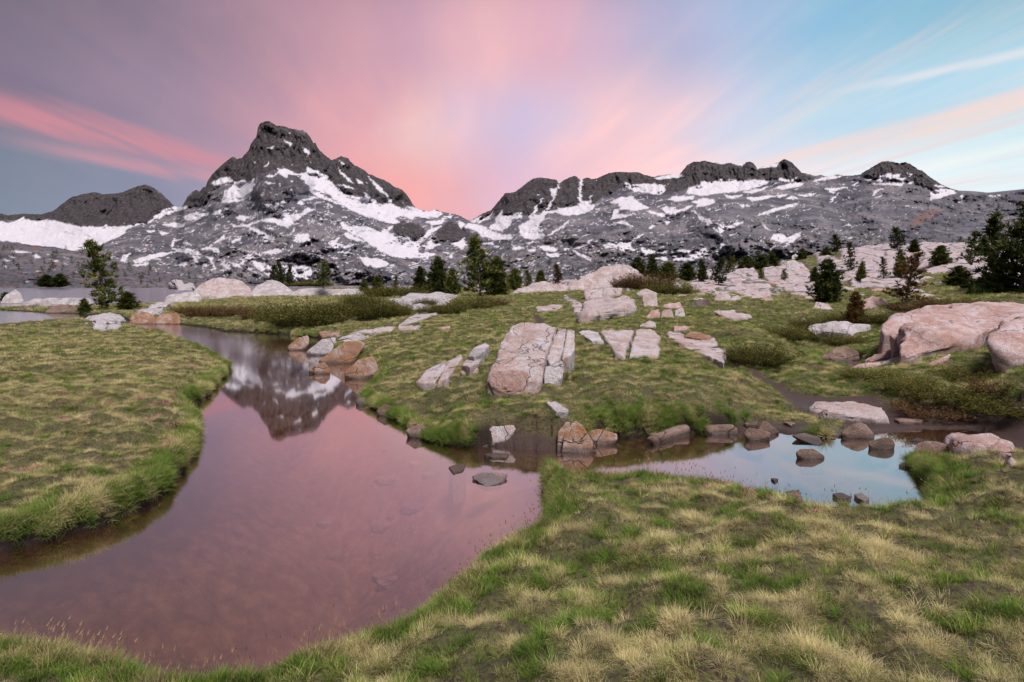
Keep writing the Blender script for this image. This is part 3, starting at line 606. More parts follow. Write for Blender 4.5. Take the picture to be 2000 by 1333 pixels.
def ground_material():
    m, t = new_mat('meadow_soil_and_granite')
    pos = t.n('ShaderNodeNewGeometry').outputs['Position']
    sd = t.attr('sd').outputs['Fac']; mud = t.attr('mud').outputs['Fac']; rock = t.attr('rock').outputs['Fac']
    n1 = t.noise(pos, 0.9, 6, 0.6); n2 = t.noise(pos, 7, 6, 0.65); n3 = t.noise(pos, 40, 5, 0.7); n4 = t.noise(pos, 0.25, 4, 0.6)
    turf = t.ramp(n2, [(0.28, (0.030, 0.022, 0.018)), (0.45, (0.055, 0.060, 0.018)), (0.6, (0.12, 0.115, 0.040)), (0.75, (0.19, 0.165, 0.075))])
    turf2 = t.ramp(n1, [(0.3, (0.042, 0.075, 0.016)), (0.55, (0.11, 0.115, 0.038)), (0.7, (0.185, 0.16, 0.07))])
    turf = t.mix(0.5, turf, turf2)
    soil = t.ramp(n3, [(0.3, (0.035, 0.022, 0.018)), (0.6, (0.085, 0.052, 0.042)), (0.8, (0.15, 0.10, 0.085))])
    base = t.mix(t.mapr(n3, 0.55, 0.40), turf, soil)
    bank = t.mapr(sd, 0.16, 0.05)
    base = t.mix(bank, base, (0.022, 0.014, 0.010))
    base = t.mix(mud, base, t.mix(0.5, soil, (0.045, 0.028, 0.024)))
    gran = t.ramp(n1, [(0.3, (0.27, 0.20, 0.19)), (0.5, (0.40, 0.32, 0.31)), (0.7, (0.46, 0.40, 0.40))])
    gran = t.mix(t.mapr(n2, .42, .6), gran, (0.44, 0.40, 0.43))
    vg = t.n('ShaderNodeTexVoronoi', feature='DISTANCE_TO_EDGE', ins={'Scale': 0.30}); mpg = t.n('ShaderNodeMapping', ins={'Scale': (1, .6, 1)}); t.nt.links.new(pos, mpg.inputs[0])
    wn = t.n('ShaderNodeTexNoise', ins={'Scale': .8, 'Detail': 4.0}); t.nt.links.new(pos, wn.inputs['Vector']); wa = t.n('ShaderNodeVectorMath', operation='ADD'); t.nt.links.new(mpg.outputs[0], wa.inputs[0]); t.nt.links.new(wn.outputs['Color'], wa.inputs[1]); t.nt.links.new(wa.outputs[0], vg.inputs['Vector'])
    gran = t.mix(t.mapr(vg.outputs['Distance'], .05, .015, 0, .8), gran, (0.05, 0.05, 0.025))
    lich = t.mapr(n3, 0.50, 0.68)
    gran = t.mix(t.math('MULTIPLY', lich, 0.55), gran, (0.10, 0.088, 0.085))
    base = t.mix(rock, base, gran)
    bed = t.ramp(n2, [(0.3, (0.095, 0.048, 0.026)), (0.5, (0.145, 0.075, 0.045)), (0.75, (0.22, 0.13, 0.085))])
    vb = t.n('ShaderNodeTexVoronoi', ins={'Scale': 16.0}); t.nt.links.new(pos, vb.inputs['Vector'])
    peb = t.math('MULTIPLY', t.mapr(vb.outputs['Distance'], 0.30, 0.18), t.mapr(n1, 0.48, 0.62))
    bed = t.mix(t.math('MULTIPLY', peb, 0.5), bed, (0.30, 0.20, 0.15))
    bed = t.mix(t.mapr(sd, -0.75, -0.05, 0, .75), bed, (0.05, 0.032, 0.022))  # bank's dark reflection painted into the bed colour along the shore
    sepz = t.n('ShaderNodeSeparateXYZ'); t.nt.links.new(pos, sepz.inputs[0])
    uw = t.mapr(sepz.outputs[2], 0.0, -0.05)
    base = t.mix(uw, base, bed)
    bmp = t.n('ShaderNodeBump', ins={'Strength': 0.8, 'Distance': 0.03}); t.nt.links.new(n3, bmp.inputs['Height'])
    wet = t.math('MULTIPLY', mud, t.mapr(sepz.outputs[2], 0.20, 0.05))
    rgh = t.mapr(wet, 0, 1, 0.9, 0.35, False)
    b = t.n('ShaderNodeBsdfPrincipled', ins={'Specular IOR Level': 0.35})
    t.nt.links.new(base, b.inputs['Base Color']); t.nt.links.new(rgh, b.inputs['Roughness']); t.nt.links.new(bmp.outputs[0], b.inputs['Normal'])
    return finish(m, t, b.outputs[0])
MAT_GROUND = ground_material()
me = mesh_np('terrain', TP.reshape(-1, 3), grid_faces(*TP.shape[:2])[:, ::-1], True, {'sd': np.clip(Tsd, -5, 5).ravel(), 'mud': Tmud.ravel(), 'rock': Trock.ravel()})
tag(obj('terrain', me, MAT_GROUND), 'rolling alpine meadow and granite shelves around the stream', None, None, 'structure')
# base ground sheet out to the horizon, below everything
me = mesh_np('ground', [(-12000, -12000, -6), (12000, -12000, -6), (12000, 12000, -6), (-12000, 12000, -6)], [(0, 1, 2, 3)], False, {'sd': [5] * 4, 'mud': [0] * 4, 'rock': [0] * 4})
tag(obj('ground', me, MAT_GROUND), 'dark ground beyond the meadow out to the horizon', None, None, 'structure')

# ------------------------------------------------------------------ water
def water_material():
    m, t = new_mat('still_water')
    pos = t.n('ShaderNodeNewGeometry').outputs['Position']
    mp = t.n('ShaderNodeMapping', ins={'Scale': (1.0, 0.5, 1.0)}); t.nt.links.new(pos, mp.inputs[0])
    n = t.noise(mp.outputs[0], 5.0, 3, 0.5); n2 = t.noise(mp.outputs[0], 0.5, 2, 0.5)
    sepp = t.n('ShaderNodeSeparateXYZ'); t.nt.links.new(pos, sepp.inputs[0])
    far = t.mapr(sepp.outputs[1], 9.0, 30.0)
    bmp = t.n('ShaderNodeBump', ins={'Distance': 0.01}); t.nt.links.new(n, bmp.inputs['Height'])
    t.nt.links.new(t.math('ADD', 0.012, t.math('MULTIPLY', far, 0.10)), bmp.inputs['Strength'])
    gl = t.n('ShaderNodeBsdfGlossy', ins={'Color': (0.93, 0.93, 0.95, 1)})
    t.nt.links.new(t.math('ADD', 0.035, t.math('MULTIPLY', far, 0.12)), gl.inputs['Roughness'])
    t.nt.links.new(bmp.outputs[0], gl.inputs['Normal'])
    tr = t.n('ShaderNodeBsdfTransparent', ins={'Color': (0.92, 0.79, 0.70, 1)})
    geo = t.n('ShaderNodeNewGeometry')
    dt = t.n('ShaderNodeVectorMath', operation='DOT_PRODUCT'); t.nt.links.new(geo.outputs['Incoming'], dt.inputs[0]); t.nt.links.new(geo.outputs['True Normal'], dt.inputs[1])
    cs = t.math('ABSOLUTE', dt.outputs['Value'])
    fr = t.math('ADD', 0.05, t.math('MULTIPLY', t.math('POWER', t.math('SUBTRACT', 1.0, cs), 1.95), 0.93), clamp=True)
    mx = t.n('ShaderNodeMixShader'); t.nt.links.new(fr, mx.inputs[0]); t.nt.links.new(tr.outputs[0], mx.inputs[1]); t.nt.links.new(gl.outputs[0], mx.inputs[2])
    return finish(m, t, mx.outputs[0])
MAT_WATER = water_material()
me = mesh_np('water', [(-60, 0.5, 0), (60, 0.5, 0), (60, 46, 0), (-60, 46, 0)], [(0, 1, 2, 3)], False)
tag(obj('water', me, MAT_WATER), 'still pink reflecting stream and pool between the grassy banks', None, None, 'structure')
me = mesh_np('lake', [(-60, 46, 0), (60, 46, 0), (60, 46.01, 0), (3000, 2600, 0), (-3000, 2600, 0), (-60, 46.01, 0)], [(0, 1, 2, 3)], False)
bpy.data.meshes.remove(me)
me = mesh_np('lake', [(-60, 46, 0), (60, 46, 0), (3000, 2600, 0), (-3000, 2600, 0)], [(0, 1, 2, 3)], False)
tag(obj('lake', me, MAT_WATER), 'wide calm lake behind the stream at the foot of the mountains', None, None, 'structure')
# ------------------------------------------------------------------ far hillside across the lake
def hillside():
    cols = np.arange(-900, 760, 3.0); nc = len(cols); nr = 60
    top = np.interp(cols, [-900, -300, 0, 50, 112, 140, 170, 230, 300, 380, 450, 560, 700, 760], [455, 468, 474, 478, 484, 490, 495, 513, 530, 545, 553, 558, 562, 564]) + fbm(cols / 14, cols * 0, 4, 120) * 3
    s = np.linspace(0, 1, nr)[:, None]
    PX = np.broadcast_to(cols[None], (nr, nc)); PY = top[None] + (566.5 - top[None]) * s
    D = 1150 + (330 - 1150) * s ** 0.8 - ridged(PX / 40, PY / 9, 4, 121) * 26 * sstep(0, .1, s) * sstep(1, .9, s)
    x, t = ray(PX, PY); P = np.stack([x * D, D, CAMZ + t * D], -1)
    B = [P[0] * np.array([1.05, 1.05, 0.8]), P[0] * np.array([1.2, 1.2, 0.0])]
    P = np.concatenate([np.stack(B[::-1], 0), P], 0)
    PX = np.concatenate([PX[:1]] * 2 + [PX], 0); PY = np.concatenate([PY[:1]] * 2 + [PY], 0)
    sn = np.full(PX.shape, 1e9)
    for p in Z5(0, 340, [[(110,745),(180,748),(310,770),(200,772),(120,772)],[(320,790),(360,783),(405,820),(350,826),(318,812)],[(30,828),(98,850),(60,858)],[(480,833),(575,850),(560,868)],[(610,803),(715,845),(640,820)],[(450,778),(492,790),(470,798)],[(615,868),(668,888),(640,888)],[(30,898),(75,905),(50,915)],[(80,798),(160,815),(120,822)],[(500,915),(550,935),(520,938)],[(350,945),(400,950),(370,957)],[(220,965),(280,968),(240,972)],[(740,950),(770,962),(750,964)],[(250,1052),(290,1055),(270,1062)]]):
        sn = np.minimum(sn, poly_sd(PX + fbm(PX / 6, PY / 3, 3, 131) * 4, PY + fbm(PX / 6, PY / 3, 3, 132) * 2, p))
    snow = sstep(.8, -.8, sn)
    veg = sstep(.12, .3, fbm(PX / 9, PY / 4, 4, 133, .6) + 0.12 * sstep(520, 556, PY)) * (1 - snow)
    red = sstep(.05, .4, fbm(PX / 30, PY / 6, 3, 134))
    me = mesh_np('hillside', P.reshape(-1, 3), grid_faces(*P.shape[:2])[:, ::-1], True, {'snow': snow.ravel(), 'cliff': snow.ravel() * 0, 'veg': veg.ravel(), 'red': red.ravel() * .8})
    global HILL; HILL = (P.reshape(-1, 3), PX.ravel(), PY.ravel())
    tag(obj('hillside', me, MAT_MTN), 'low brown hillside with scattered pines and snow patches beyond the lake', None, None, 'structure')
hillside()

# ------------------------------------------------------------------ ray / terrain hits
_DS = np.exp(np.linspace(math.log(1.6), math.log(420), 420))
def gz(x, y):
    return ground(np.atleast_1d(np.asarray(x, float)), np.atleast_1d(np.asarray(y, float)))[0]
def hits(px, py, h=0.0, water=True):
    px = np.atleast_1d(np.asarray(px, float)); py = np.atleast_1d(np.asarray(py, float))
    x, t = ray(px, py)
    XX = x[:, None] * _DS[None]; YY = np.broadcast_to(_DS[None], XX.shape); ZR = CAMZ + t[:, None] * _DS[None]
    G = ground(XX, YY)[0] + h
    if water: G = np.maximum(G, 0.0 + h)
    below = ZR < G
    i = np.argmax(below, 1); i = np.where(below.any(1), np.maximum(i, 1), len(_DS) - 1)
    r = np.arange(len(px)); a = ZR[r, i - 1] - G[r, i - 1]; b = ZR[r, i] - G[r, i]
    f = np.clip(a / (a - b + 1e-9), 0, 1)
    D = _DS[i - 1] + (_DS[i] - _DS[i - 1]) * f
    return x * D, D, CAMZ + t * D

# ------------------------------------------------------------------ rocks
def rock_material(name, c1, c2, c3, stain, lich, stain_amt=0.5):
    m, t = new_mat(name)
    tcn = t.n('ShaderNodeTexCoord').outputs['Object']
    pos = t.n('ShaderNodeNewGeometry').outputs['Position']
    n1 = t.noise(pos, 1.7, 8, 0.68, 0.5); n2 = t.noise(pos, 12, 6, 0.7); n3 = t.noise(pos, 75, 4, 0.7); n4 = t.noise(pos, 5, 6, 0.6, 1.0)
    c = t.ramp(n1, [(0.36, c1), (0.5, c2), (0.60, c3)])
    c = t.mix(t.math('MULTIPLY', t.mapr(n4, 0.50, 0.62), stain_amt), c, stain)
    c = t.mix(t.math('MULTIPLY', t.mapr(n2, 0.55, 0.66), lich), c, (0.075, 0.068, 0.068))
    sp = t.mapr(n3, 0.36, 0.64, 0.55, 1.25)
    c = t.mix(1.0, c, t.n('ShaderNodeCombineColor', ins={0: sp, 1: sp, 2: sp}).outputs[0], 'MULTIPLY')
    # joints and cracks
    vor = t.n('ShaderNodeTexVoronoi', feature='DISTANCE_TO_EDGE', ins={'Scale': 1.0, 'Randomness': 1.0})
    mp = t.n('ShaderNodeMapping', ins={'Scale': (1.0, 0.6, 1.3), 'Rotation': (0.3, 0.2, 0.5)}); t.nt.links.new(pos, mp.inputs[0])
    wv = t.n('ShaderNodeVectorMath', operation='ADD'); t.nt.links.new(mp.outputs[0], wv.inputs[0])
    nn = t.n('ShaderNodeTexNoise', ins={'Scale': 3.0, 'Detail': 4.0}); t.nt.links.new(pos, nn.inputs['Vector'])
    sc = t.n('ShaderNodeVectorMath', operation='SCALE', ins={'Scale': 0.5}); t.nt.links.new(nn.outputs['Color'], sc.inputs[0]); t.nt.links.new(sc.outputs[0], wv.inputs[1])
    t.nt.links.new(wv.outputs[0], vor.inputs['Vector'])
    crack = t.math('MAXIMUM', t.mapr(vor.outputs['Distance'], 0.0, 0.010), t.mapr(n1, 0.50, 0.40))
    c = t.mix(t.math('MULTIPLY', t.math('SUBTRACT', 1.0, crack), 0.42), c, (0.04, 0.032, 0.03))
    # damp foot of stones standing in water
    sz = t.n('ShaderNodeSeparateXYZ'); t.nt.links.new(pos, sz.inputs[0])
    wet = t.math('MULTIPLY', t.mapr(t.math('ADD', sz.outputs[2], t.math('MULTIPLY', t.math('SUBTRACT', n4, 0.5), 0.06)), 0.075, 0.035), t.mapr(sz.outputs[2], -.09, -.05))
    c = t.mix(t.math('MULTIPLY', wet, 0.72), c, (0.055, 0.040, 0.034))
    h = t.math('ADD', t.math('MULTIPLY', n2, 0.6), t.math('ADD', t.math('MULTIPLY', n3, 0.25), t.math('MULTIPLY', crack, 0.8)))
    bmp = t.n('ShaderNodeBump', ins={'Strength': 1.0, 'Distance': 0.045}); t.nt.links.new(h, bmp.inputs['Height'])
    b = t.n('ShaderNodeBsdfPrincipled', ins={'Specular IOR Level': 0.3})
    t.nt.links.new(c, b.inputs['Base Color']); t.nt.links.new(bmp.outputs[0], b.inputs['Normal'])
    t.nt.links.new(t.mapr(wet, 0, 1, 0.85, 0.4, False), b.inputs['Roughness'])
    return finish(m, t, b.outputs[0])
MR = {
 'pink': rock_material('pink_granite', (0.35, 0.265, 0.24), (0.46, 0.395, 0.385), (0.51, 0.48, 0.51), (0.40, 0.23, 0.18), 0.35, 0.45),
 'rose': rock_material('rose_granite', (0.36, 0.225, 0.195), (0.48, 0.345, 0.32), (0.54, 0.46, 0.47), (0.40, 0.22, 0.17), 0.35, 0.5),
 'grey': rock_material('grey_granite', (0.33, 0.30, 0.31), (0.45, 0.42, 0.43), (0.56, 0.53, 0.54), (0.26, 0.23, 0.24), 0.45, 0.35),
 'rust': rock_material('rust_stained_granite', (0.22, 0.12, 0.075), (0.30, 0.18, 0.115), (0.40, 0.32, 0.29), (0.32, 0.145, 0.06), 0.25, 0.6),
 'dark': rock_material('dark_wet_rock', (0.07, 0.05, 0.045), (0.13, 0.095, 0.085), (0.19, 0.15, 0.14), (0.10, 0.06, 0.05), 0.3, 0.4),
 'brown': rock_material('brown_stream_stone', (0.11, 0.078, 0.06), (0.19, 0.13, 0.10), (0.27, 0.20, 0.17), (0.18, 0.10, 0.07), 0.3, 0.4),
 'bed': rock_material('submerged_stone', (0.11, 0.065, 0.048), (0.165, 0.10, 0.075), (0.22, 0.145, 0.115), (0.15, 0.09, 0.07), 0.1, 0.3),
}
FOOT = []            # footprints of rocks, keeps grass off them
def hull2d(pts):
    pts = sorted(set((round(float(a), 3), round(float(b), 3)) for a, b in pts))
    def half(ps):
        o = []
        for p in ps:
            while len(o) > 1 and (o[-1][0] - o[-2][0]) * (p[1] - o[-2][1]) - (o[-1][1] - o[-2][1]) * (p[0] - o[-2][0]) <= 0: o.pop()
            o.append(p)
        return o
    return half(pts)[:-1] + half(pts[::-1])[:-1]
def rock_finish(bm, name, mat, size, rough=1.0, bev=0.10, levels=3, parent=None, foot=True, seed=0, rounded=0.0):
    """bevel, subdivide and weather a closed bmesh; becomes one mesh object with origin at its foot"""
    bmesh.ops.recalc_face_normals(bm, faces=bm.faces)
    bmesh.ops.dissolve_limit(bm, angle_limit=0.12, verts=bm.verts, edges=bm.edges)
    if bev > 0:
        bmesh.ops.bevel(bm, geom=bm.edges[:], offset=size * bev, segments=2, profile=0.6, affect='EDGES', clamp_overlap=True)
    bmesh.ops.triangulate(bm, faces=bm.faces[:])
    target = size / (3.6 * levels)
    for _ in range(3):
        es = [e for e in bm.edges if e.calc_length() > target]
        if not es or len(bm.verts) > 5200: break
        bmesh.ops.subdivide_edges(bm, edges=es, cuts=1)
        bmesh.ops.triangulate(bm, faces=[f for f in bm.faces if len(f.verts) > 3])
    if rounded > 0:
        for _ in range(int(rounded)): bmesh.ops.smooth_vert(bm, verts=bm.verts, factor=0.5, use_axis_x=True, use_axis_y=True, use_axis_z=True)
    bm.normal_update()
    co = np.array([v.co[:] for v in bm.verts]); no = np.array([v.normal[:] for v in bm.verts])
    f = 1.0 / max(size, 0.05)
    d = (fbm(co[:, 0] * f * 2.2 + co[:, 2] * f * 1.7, co[:, 1] * f * 2.2 - co[:, 2] * f * 1.9, 4, seed + 200, 0.6) * 0.075 + ridged(co[:, 0] * f * 5 + co[:, 2] * f * 3, co[:, 1] * f * 4 + co[:, 2] * f * 5, 4, seed + 220, .6) * 0.022) * size * rough
    if levels >= 4:
        u_ = co[:, 0] * f * 2.6 + co[:, 2] * f * 1.1 + seed; v_ = co[:, 1] * f * 2.4 - co[:, 2] * f * 1.9
        w1, w2, wv_ = voro(u_ + fbm(u_, v_, 3, seed + 240) * .4, v_ + fbm(u_, v_, 3, seed + 244) * .4, seed)
        g1, g2, gv_ = voro(u_ * 2.7 + .3 * fbm(u_ * 3, v_ * 3, 2, seed + 246), v_ * 2.7, seed + 3)
        d = d + ((wv_ - .5) * .075 * sstep(0, .12, w2 - w1) - .03 * sstep(.05, 0, w2 - w1) + (gv_ - .5) * .022 * sstep(0, .1, g2 - g1)) * size * min(rough, .8)
    co = co + no * d[:, None]
    base = np.array([co[:, 0].mean(), co[:, 1].mean(), co[:, 2].min()])
    me = bpy.data.meshes.new(name)
    for v, c in zip(bm.verts, co): v.co = c - base if parent is None else c - np.array(parent.location)
    bm.to_mesh(me); bm.free()
    me.polygons.foreach_set('use_smooth', np.ones(len(me.polygons), bool))
    o = obj(name, me, MR[mat], parent)
    if parent is None: o.location = base
    if foot:
        top = co
        FOOT.append(hull2d([(a, b) for a, b in top[:, :2]]))
    return o
def boulder(outline, mat, prof=None, thick=0.7, z=None, name='boulder', parent=None, rough=1.0, bev=0.07, bury=0.25, lean=0.45, rounded=0, levels=3, d0=None, seed=None, taper=0.75):
    P = np.array(outline, float); yb = P[:, 1].max(); xb = P[P[:, 1] > yb - 4, 0].mean()
    if d0 is None:
        if z is None: d0 = float(hits([xb], [yb - 1])[1][0])
        else: d0 = float(at_z(xb, yb, z)[1])
    hgt = (yb - P[:, 1]) / FPX * d0
    off = lean * hgt if prof is None else np.interp(-P[:, 1], [-a for a, _ in prof], [b for _, b in prof])
    x, t = ray(P[:, 0], P[:, 1]); Y = d0 + off
    F = np.stack([x * Y, Y, CAMZ + t * Y], 1)
    w = F[:, 0].max() - F[:, 0].min()
    th = thick * w
    c = F.mean(0)
    zb = F[:, 2].min()
    Bk = F.copy(); Bk[:, 1] = F[:, 1].max() + th * 0.6 + (F[:, 1] - F[:, 1].mean()) * .2
    xm = x.mean(); Bk[:, 0] = (xm + (x - xm) * taper) * Bk[:, 1]
    Bk[:, 2] = np.minimum(zb + (F[:, 2] - zb) * 0.72, CAMZ + (t - .004) * Bk[:, 1])
    low = F[:, 2] < zb + 0.35 * (F[:, 2].max() - zb)
    Lw = F[low].copy(); Lw[:, 2] = zb - bury; Lw[:, 1] += 0.02
    Lb = Bk[low].copy(); Lb[:, 2] = zb - bury
    bm = bmesh.new()
    for q in np.concatenate([F, Bk, Lw, Lb]): bm.verts.new(q)
    r = bmesh.ops.convex_hull(bm, input=bm.verts)
    bmesh.ops.delete(bm, geom=[v for v in bm.verts if not v.link_faces], context='VERTS')
    sz = max(w, F[:, 2].max() - zb)
    return rock_finish(bm, name, mat, sz, rough, bev, levels, parent, True, seed if seed is not None else len(FOOT), rounded)
def slab(outline, mat, h=0.05, name='flat_stone', parent=None, rough=0.7, bev=0.05, thick=0.35, water=True, seed=None, tilt=0.0, levels=4):
    P = np.array(outline, float)
    x, y, z = hits(P[:, 0], P[:, 1], h, water)
    # flatten towards a best plane so that the stone stays a stone
    A = np.stack([x, y, np.ones(len(x))], 1); sol = np.linalg.lstsq(A, z, rcond=None)[0]
    zp = A @ sol
    r_, t_ = ray(P[:, 0], P[:, 1])
    # keep the outline in view: intersect rays with the plane
    den = t_ - sol[0] * r_ - sol[1]; den = np.where(np.abs(den) < 1e-3, -1e-3, den)
    D = (sol[2] - CAMZ) / den
    ok = (D > 1) & (D < 3 * y.mean())
    D = np.where(ok & (np.abs(D - y) < 0.35 * y), D, y)
    T = np.stack([r_ * D, D, CAMZ + t_ * D], 1)
    B = T.copy(); c = T.mean(0); B[:, :2] = c[:2] + (T[:, :2] - c[:2]) * 1.06; B[:, 2] -= thick
    bm = bmesh.new()
    tv = [bm.verts.new(q) for q in T]; bv = [bm.verts.new(q) for q in B]
    n = len(tv)
    bm.faces.new(tv); bm.faces.new(bv[::-1])
    for i in range(n): bm.faces.new((tv[i], bv[i], bv[(i + 1) % n], tv[(i + 1) % n]))
    w = math.sqrt(max((T[:, 0].max() - T[:, 0].min()) * (T[:, 1].max() - T[:, 1].min()), 1e-3))
    o = rock_finish(bm, name, mat, min(w, .75 * (T[:, 0].max() - T[:, 0].min())), rough, bev, levels, parent, False, seed if seed is not None else len(FOOT), 0)
    FOOT.append([(float(a), float(b)) for a, b in (c[:2] + (T[:, :2] - c[:2]) * 0.97)])
    return o
def T_(o, label, cat='rock', group=None): return tag(o, label, cat, group)

# the split boulder on the mound: main block, two columns and a corner block
d_b = float(hits([1010], [768])[1][0])
eb = empty('split_boulder', (at_d(1030, 765, d_b)[0], d_b, float(at_d(1030, 765, d_b)[2])))
T_(eb, 'largest pale granite boulder, split down its right side, on the grassy mound', 'boulder')
PB = [(775, 0), (752, .02), (716, .22), (700, .5), (632, 2.1)]
boulder([(952,743),(958,728),(972,698),(987,650),(999,636),(1026,632),(1065,633),(1087,640),(1080,659),(1073,676),(1062,698),(1056,722),(1054,745),(1050,768),(1032,771),(1002,768),(972,759),(954,750)], 'pink', PB, 0.35, d0=d_b, name='main_block', parent=eb, bev=.045, levels=6, rough=.55)
boulder([(1091,641),(1105,643),(1102,676),(1092,703),(1074,712),(1068,700),(1079,676),(1086,657)], 'pink', [(775,0),(716,.3),(632,2.1)], 0.9, d0=d_b + .15, name='split_column', parent=eb, bev=.05, levels=4, rough=.5)
boulder([(1108,644),(1122,647),(1124,662),(1122,682),(1116,693),(1098,702),(1104,678)], 'pink', [(775,0),(716,.35),(632,2.15)], 0.9, d0=d_b + .2, name='split_column', parent=eb, bev=.05, levels=4, rough=.5)
boulder([(1066,716),(1096,705),(1101,716),(1100,730),(1090,745),(1078,754),(1064,757),(1062,735)], 'grey', [(775,0),(705,.25)], 0.8, d0=d_b + .12, name='corner_block', parent=eb, bev=.06, levels=4, rough=.6)
boulder([(953,745),(960,724),(985,728),(1010,722),(1034,728),(1030,768),(1003,770),(972,760)], 'rose', [(775,0),(705,.12)], 0.5, d0=d_b - .05, name='front_block', parent=eb, bev=.04, levels=5, rough=.5)
boulder([(1036,772),(1052,768),(1058,740),(1061,722),(1050,728),(1040,745),(1028,768)], 'rose', [(775,0),(705,.25)], 0.8, d0=d_b - .03, name='foot_block', parent=eb, bev=.06, levels=4, rough=.6)

WATER_ROCKS = [
 ([(562,678),(578,662),(600,655),(604,660),(603,673),(585,683),(565,685)], 'rust', 'rusty wedge stone standing alone in the channel below the willows'),
 ([(598,687),(628,664),(645,661),(652,676),(642,691),(625,695)], 'grey', 'grey sloping slab at the waterline beside the lone rusty wedge'),
 ([(622,704),(660,680),(672,668),(705,667),(713,673),(700,692),(682,710),(640,711)], 'rust', 'broad orange-footed boulder in the middle of the shore boulder row'),
 ([(680,693),(700,685),(715,689),(719,700),(702,709),(684,709)], 'rust', 'small blocky rust stone wedged behind the banded shore boulder'),
 ([(672,728),(700,703),(728,696),(736,708),(739,722),(712,741),(685,739)], 'rust', 'tan boulder with a dark band around it at the mound shore'),
 ([(603,723),(625,709),(635,708),(644,720),(645,730),(620,731)], 'rust', 'small brown stone with a peaked top sitting out in the water'),
 ([(694,784),(702,777),(714,777),(723,784),(716,792),(700,791)], 'dark', 'low black wet stone at the point of the mound shore'),
 ([(722,788),(728,783),(737,787),(733,797),(724,796)], 'dark', 'little black stone beside the low black wet stone'),
 ([(735,802),(750,789),(768,795),(772,803),(762,813),(741,811)], 'brown', 'rounded ribbed brown stone under the turf of the mound point'),
 ([(793,795),(800,778),(807,779),(808,792),(804,803),(796,806)], 'rust', 'upright narrow stone set in the bank left of the green tuft'),
 ([(793,841),(810,827),(831,834),(832,848),(822,856),(800,850)], 'brown', 'brown angular stone at the corner of the green bank'),
 ([(804,823),(810,811),(837,810),(834,822),(822,828)], 'brown', 'blocky brown stone above the angular corner stone'),
 ([(925,871),(942,850),(960,834),(1002,830),(1008,839),(990,856),(972,866),(945,873)], 'pink', 'pale sloping boulder leaning on the muddy bank left of the orange pyramid'),
 ([(978,863),(990,855),(1011,856),(1012,865),(990,868)], 'pink', 'small pale stone at the foot of the pale sloping boulder'),
 ([(1020,853),(1028,847),(1037,850),(1035,858),(1024,859)], 'grey', 'pebble-sized grey stone on the mud by the bank'),
 ([(1088,878),(1091,842),(1106,824),(1114,825),(1104,848),(1097,880)], 'rust', 'thin upright slice of stone split from the orange pyramid'),
 ([(1098,883),(1102,849),(1116,828),(1124,823),(1135,829),(1157,860),(1165,881),(1146,885)], 'rust', 'orange pyramid-shaped stone standing in the stream'),
 ([(1146,841),(1171,838),(1205,847),(1207,857),(1186,870),(1165,869),(1155,856)], 'rust', 'tan block with a pale corner right of the orange pyramid'),
 ([(1376,833),(1385,830),(1431,829),(1441,837),(1440,847),(1396,850),(1383,844)], 'brown', 'flat-topped brown block below the end of the grassy mound'),
 ([(1452,847),(1462,836),(1482,838),(1505,846),(1502,854),(1470,862)], 'brown', 'dark brown wedge stone in the pool right of the flat-topped block'),
 ([(1482,838),(1490,822),(1496,822),(1522,843),(1508,849),(1490,846)], 'brown', 'pointed flat stone on the mud behind the dark brown wedge'),
 ([(1641,845),(1659,832),(1680,825),(1692,829),(1709,850),(1707,857),(1680,858),(1656,855)], 'brown', 'large smooth brown hump-backed boulder at the head of the pool'),
 ([(1695,863),(1722,855),(1740,856),(1748,865),(1746,876),(1728,879),(1702,872)], 'brown', 'rounded brown boulder with grass on its left side in the pool'),
 ([(1785,878),(1791,867),(1812,860),(1848,867),(1866,882),(1845,890),(1806,896),(1788,888)], 'brown', 'loaf-shaped brown boulder standing before the right-hand turf hump'),
 ([(1554,884),(1563,877),(1590,876),(1611,891),(1592,898),(1569,895)], 'brown', 'low oval brown stone with a grass tuft at its right end in the pool'),
 ([(1755,907),(1770,901),(1794,903),(1790,912),(1764,913)], 'brown', 'small flat brown stone near the foot of the right-hand turf hump'),
 ([(1781,860),(1791,855),(1809,860),(1800,863)], 'dark', 'thin dark stone in the shallow water behind the loaf-shaped boulder'),
 ([(1545,851),(1569,846),(1602,855),(1606,866),(1596,871),(1578,863)], 'dark', 'jagged dark flat rock at the upper edge of the pool'),
 ([(920,931),(940,924),(970,924),(993,927),(978,942),(951,952),(936,943)], 'pink', 'low pyramid stone breaking the surface alone in the stream'),
]
for o_, m_, l_ in WATER_ROCKS:
    small = (max(p[0] for p in o_) - min(p[0] for p in o_)) < 40
    flat = l_.startswith('low pyramid') or l_.startswith('jagged')
    ob = boulder(o_, m_, None, 0.8, z=0.0, name='boulder' if not small else 'stone', lean=(2.2 if flat else 0.5), bury=(.05 if flat else .18), taper=(.2 if flat else .75), bev=.035, rounded=(2 if 'oval' in l_ or 'loaf' in l_ or 'hump-' in l_ or 'rounded' in l_ else 0), rough=.5)
    T_(ob, l_, 'rock')
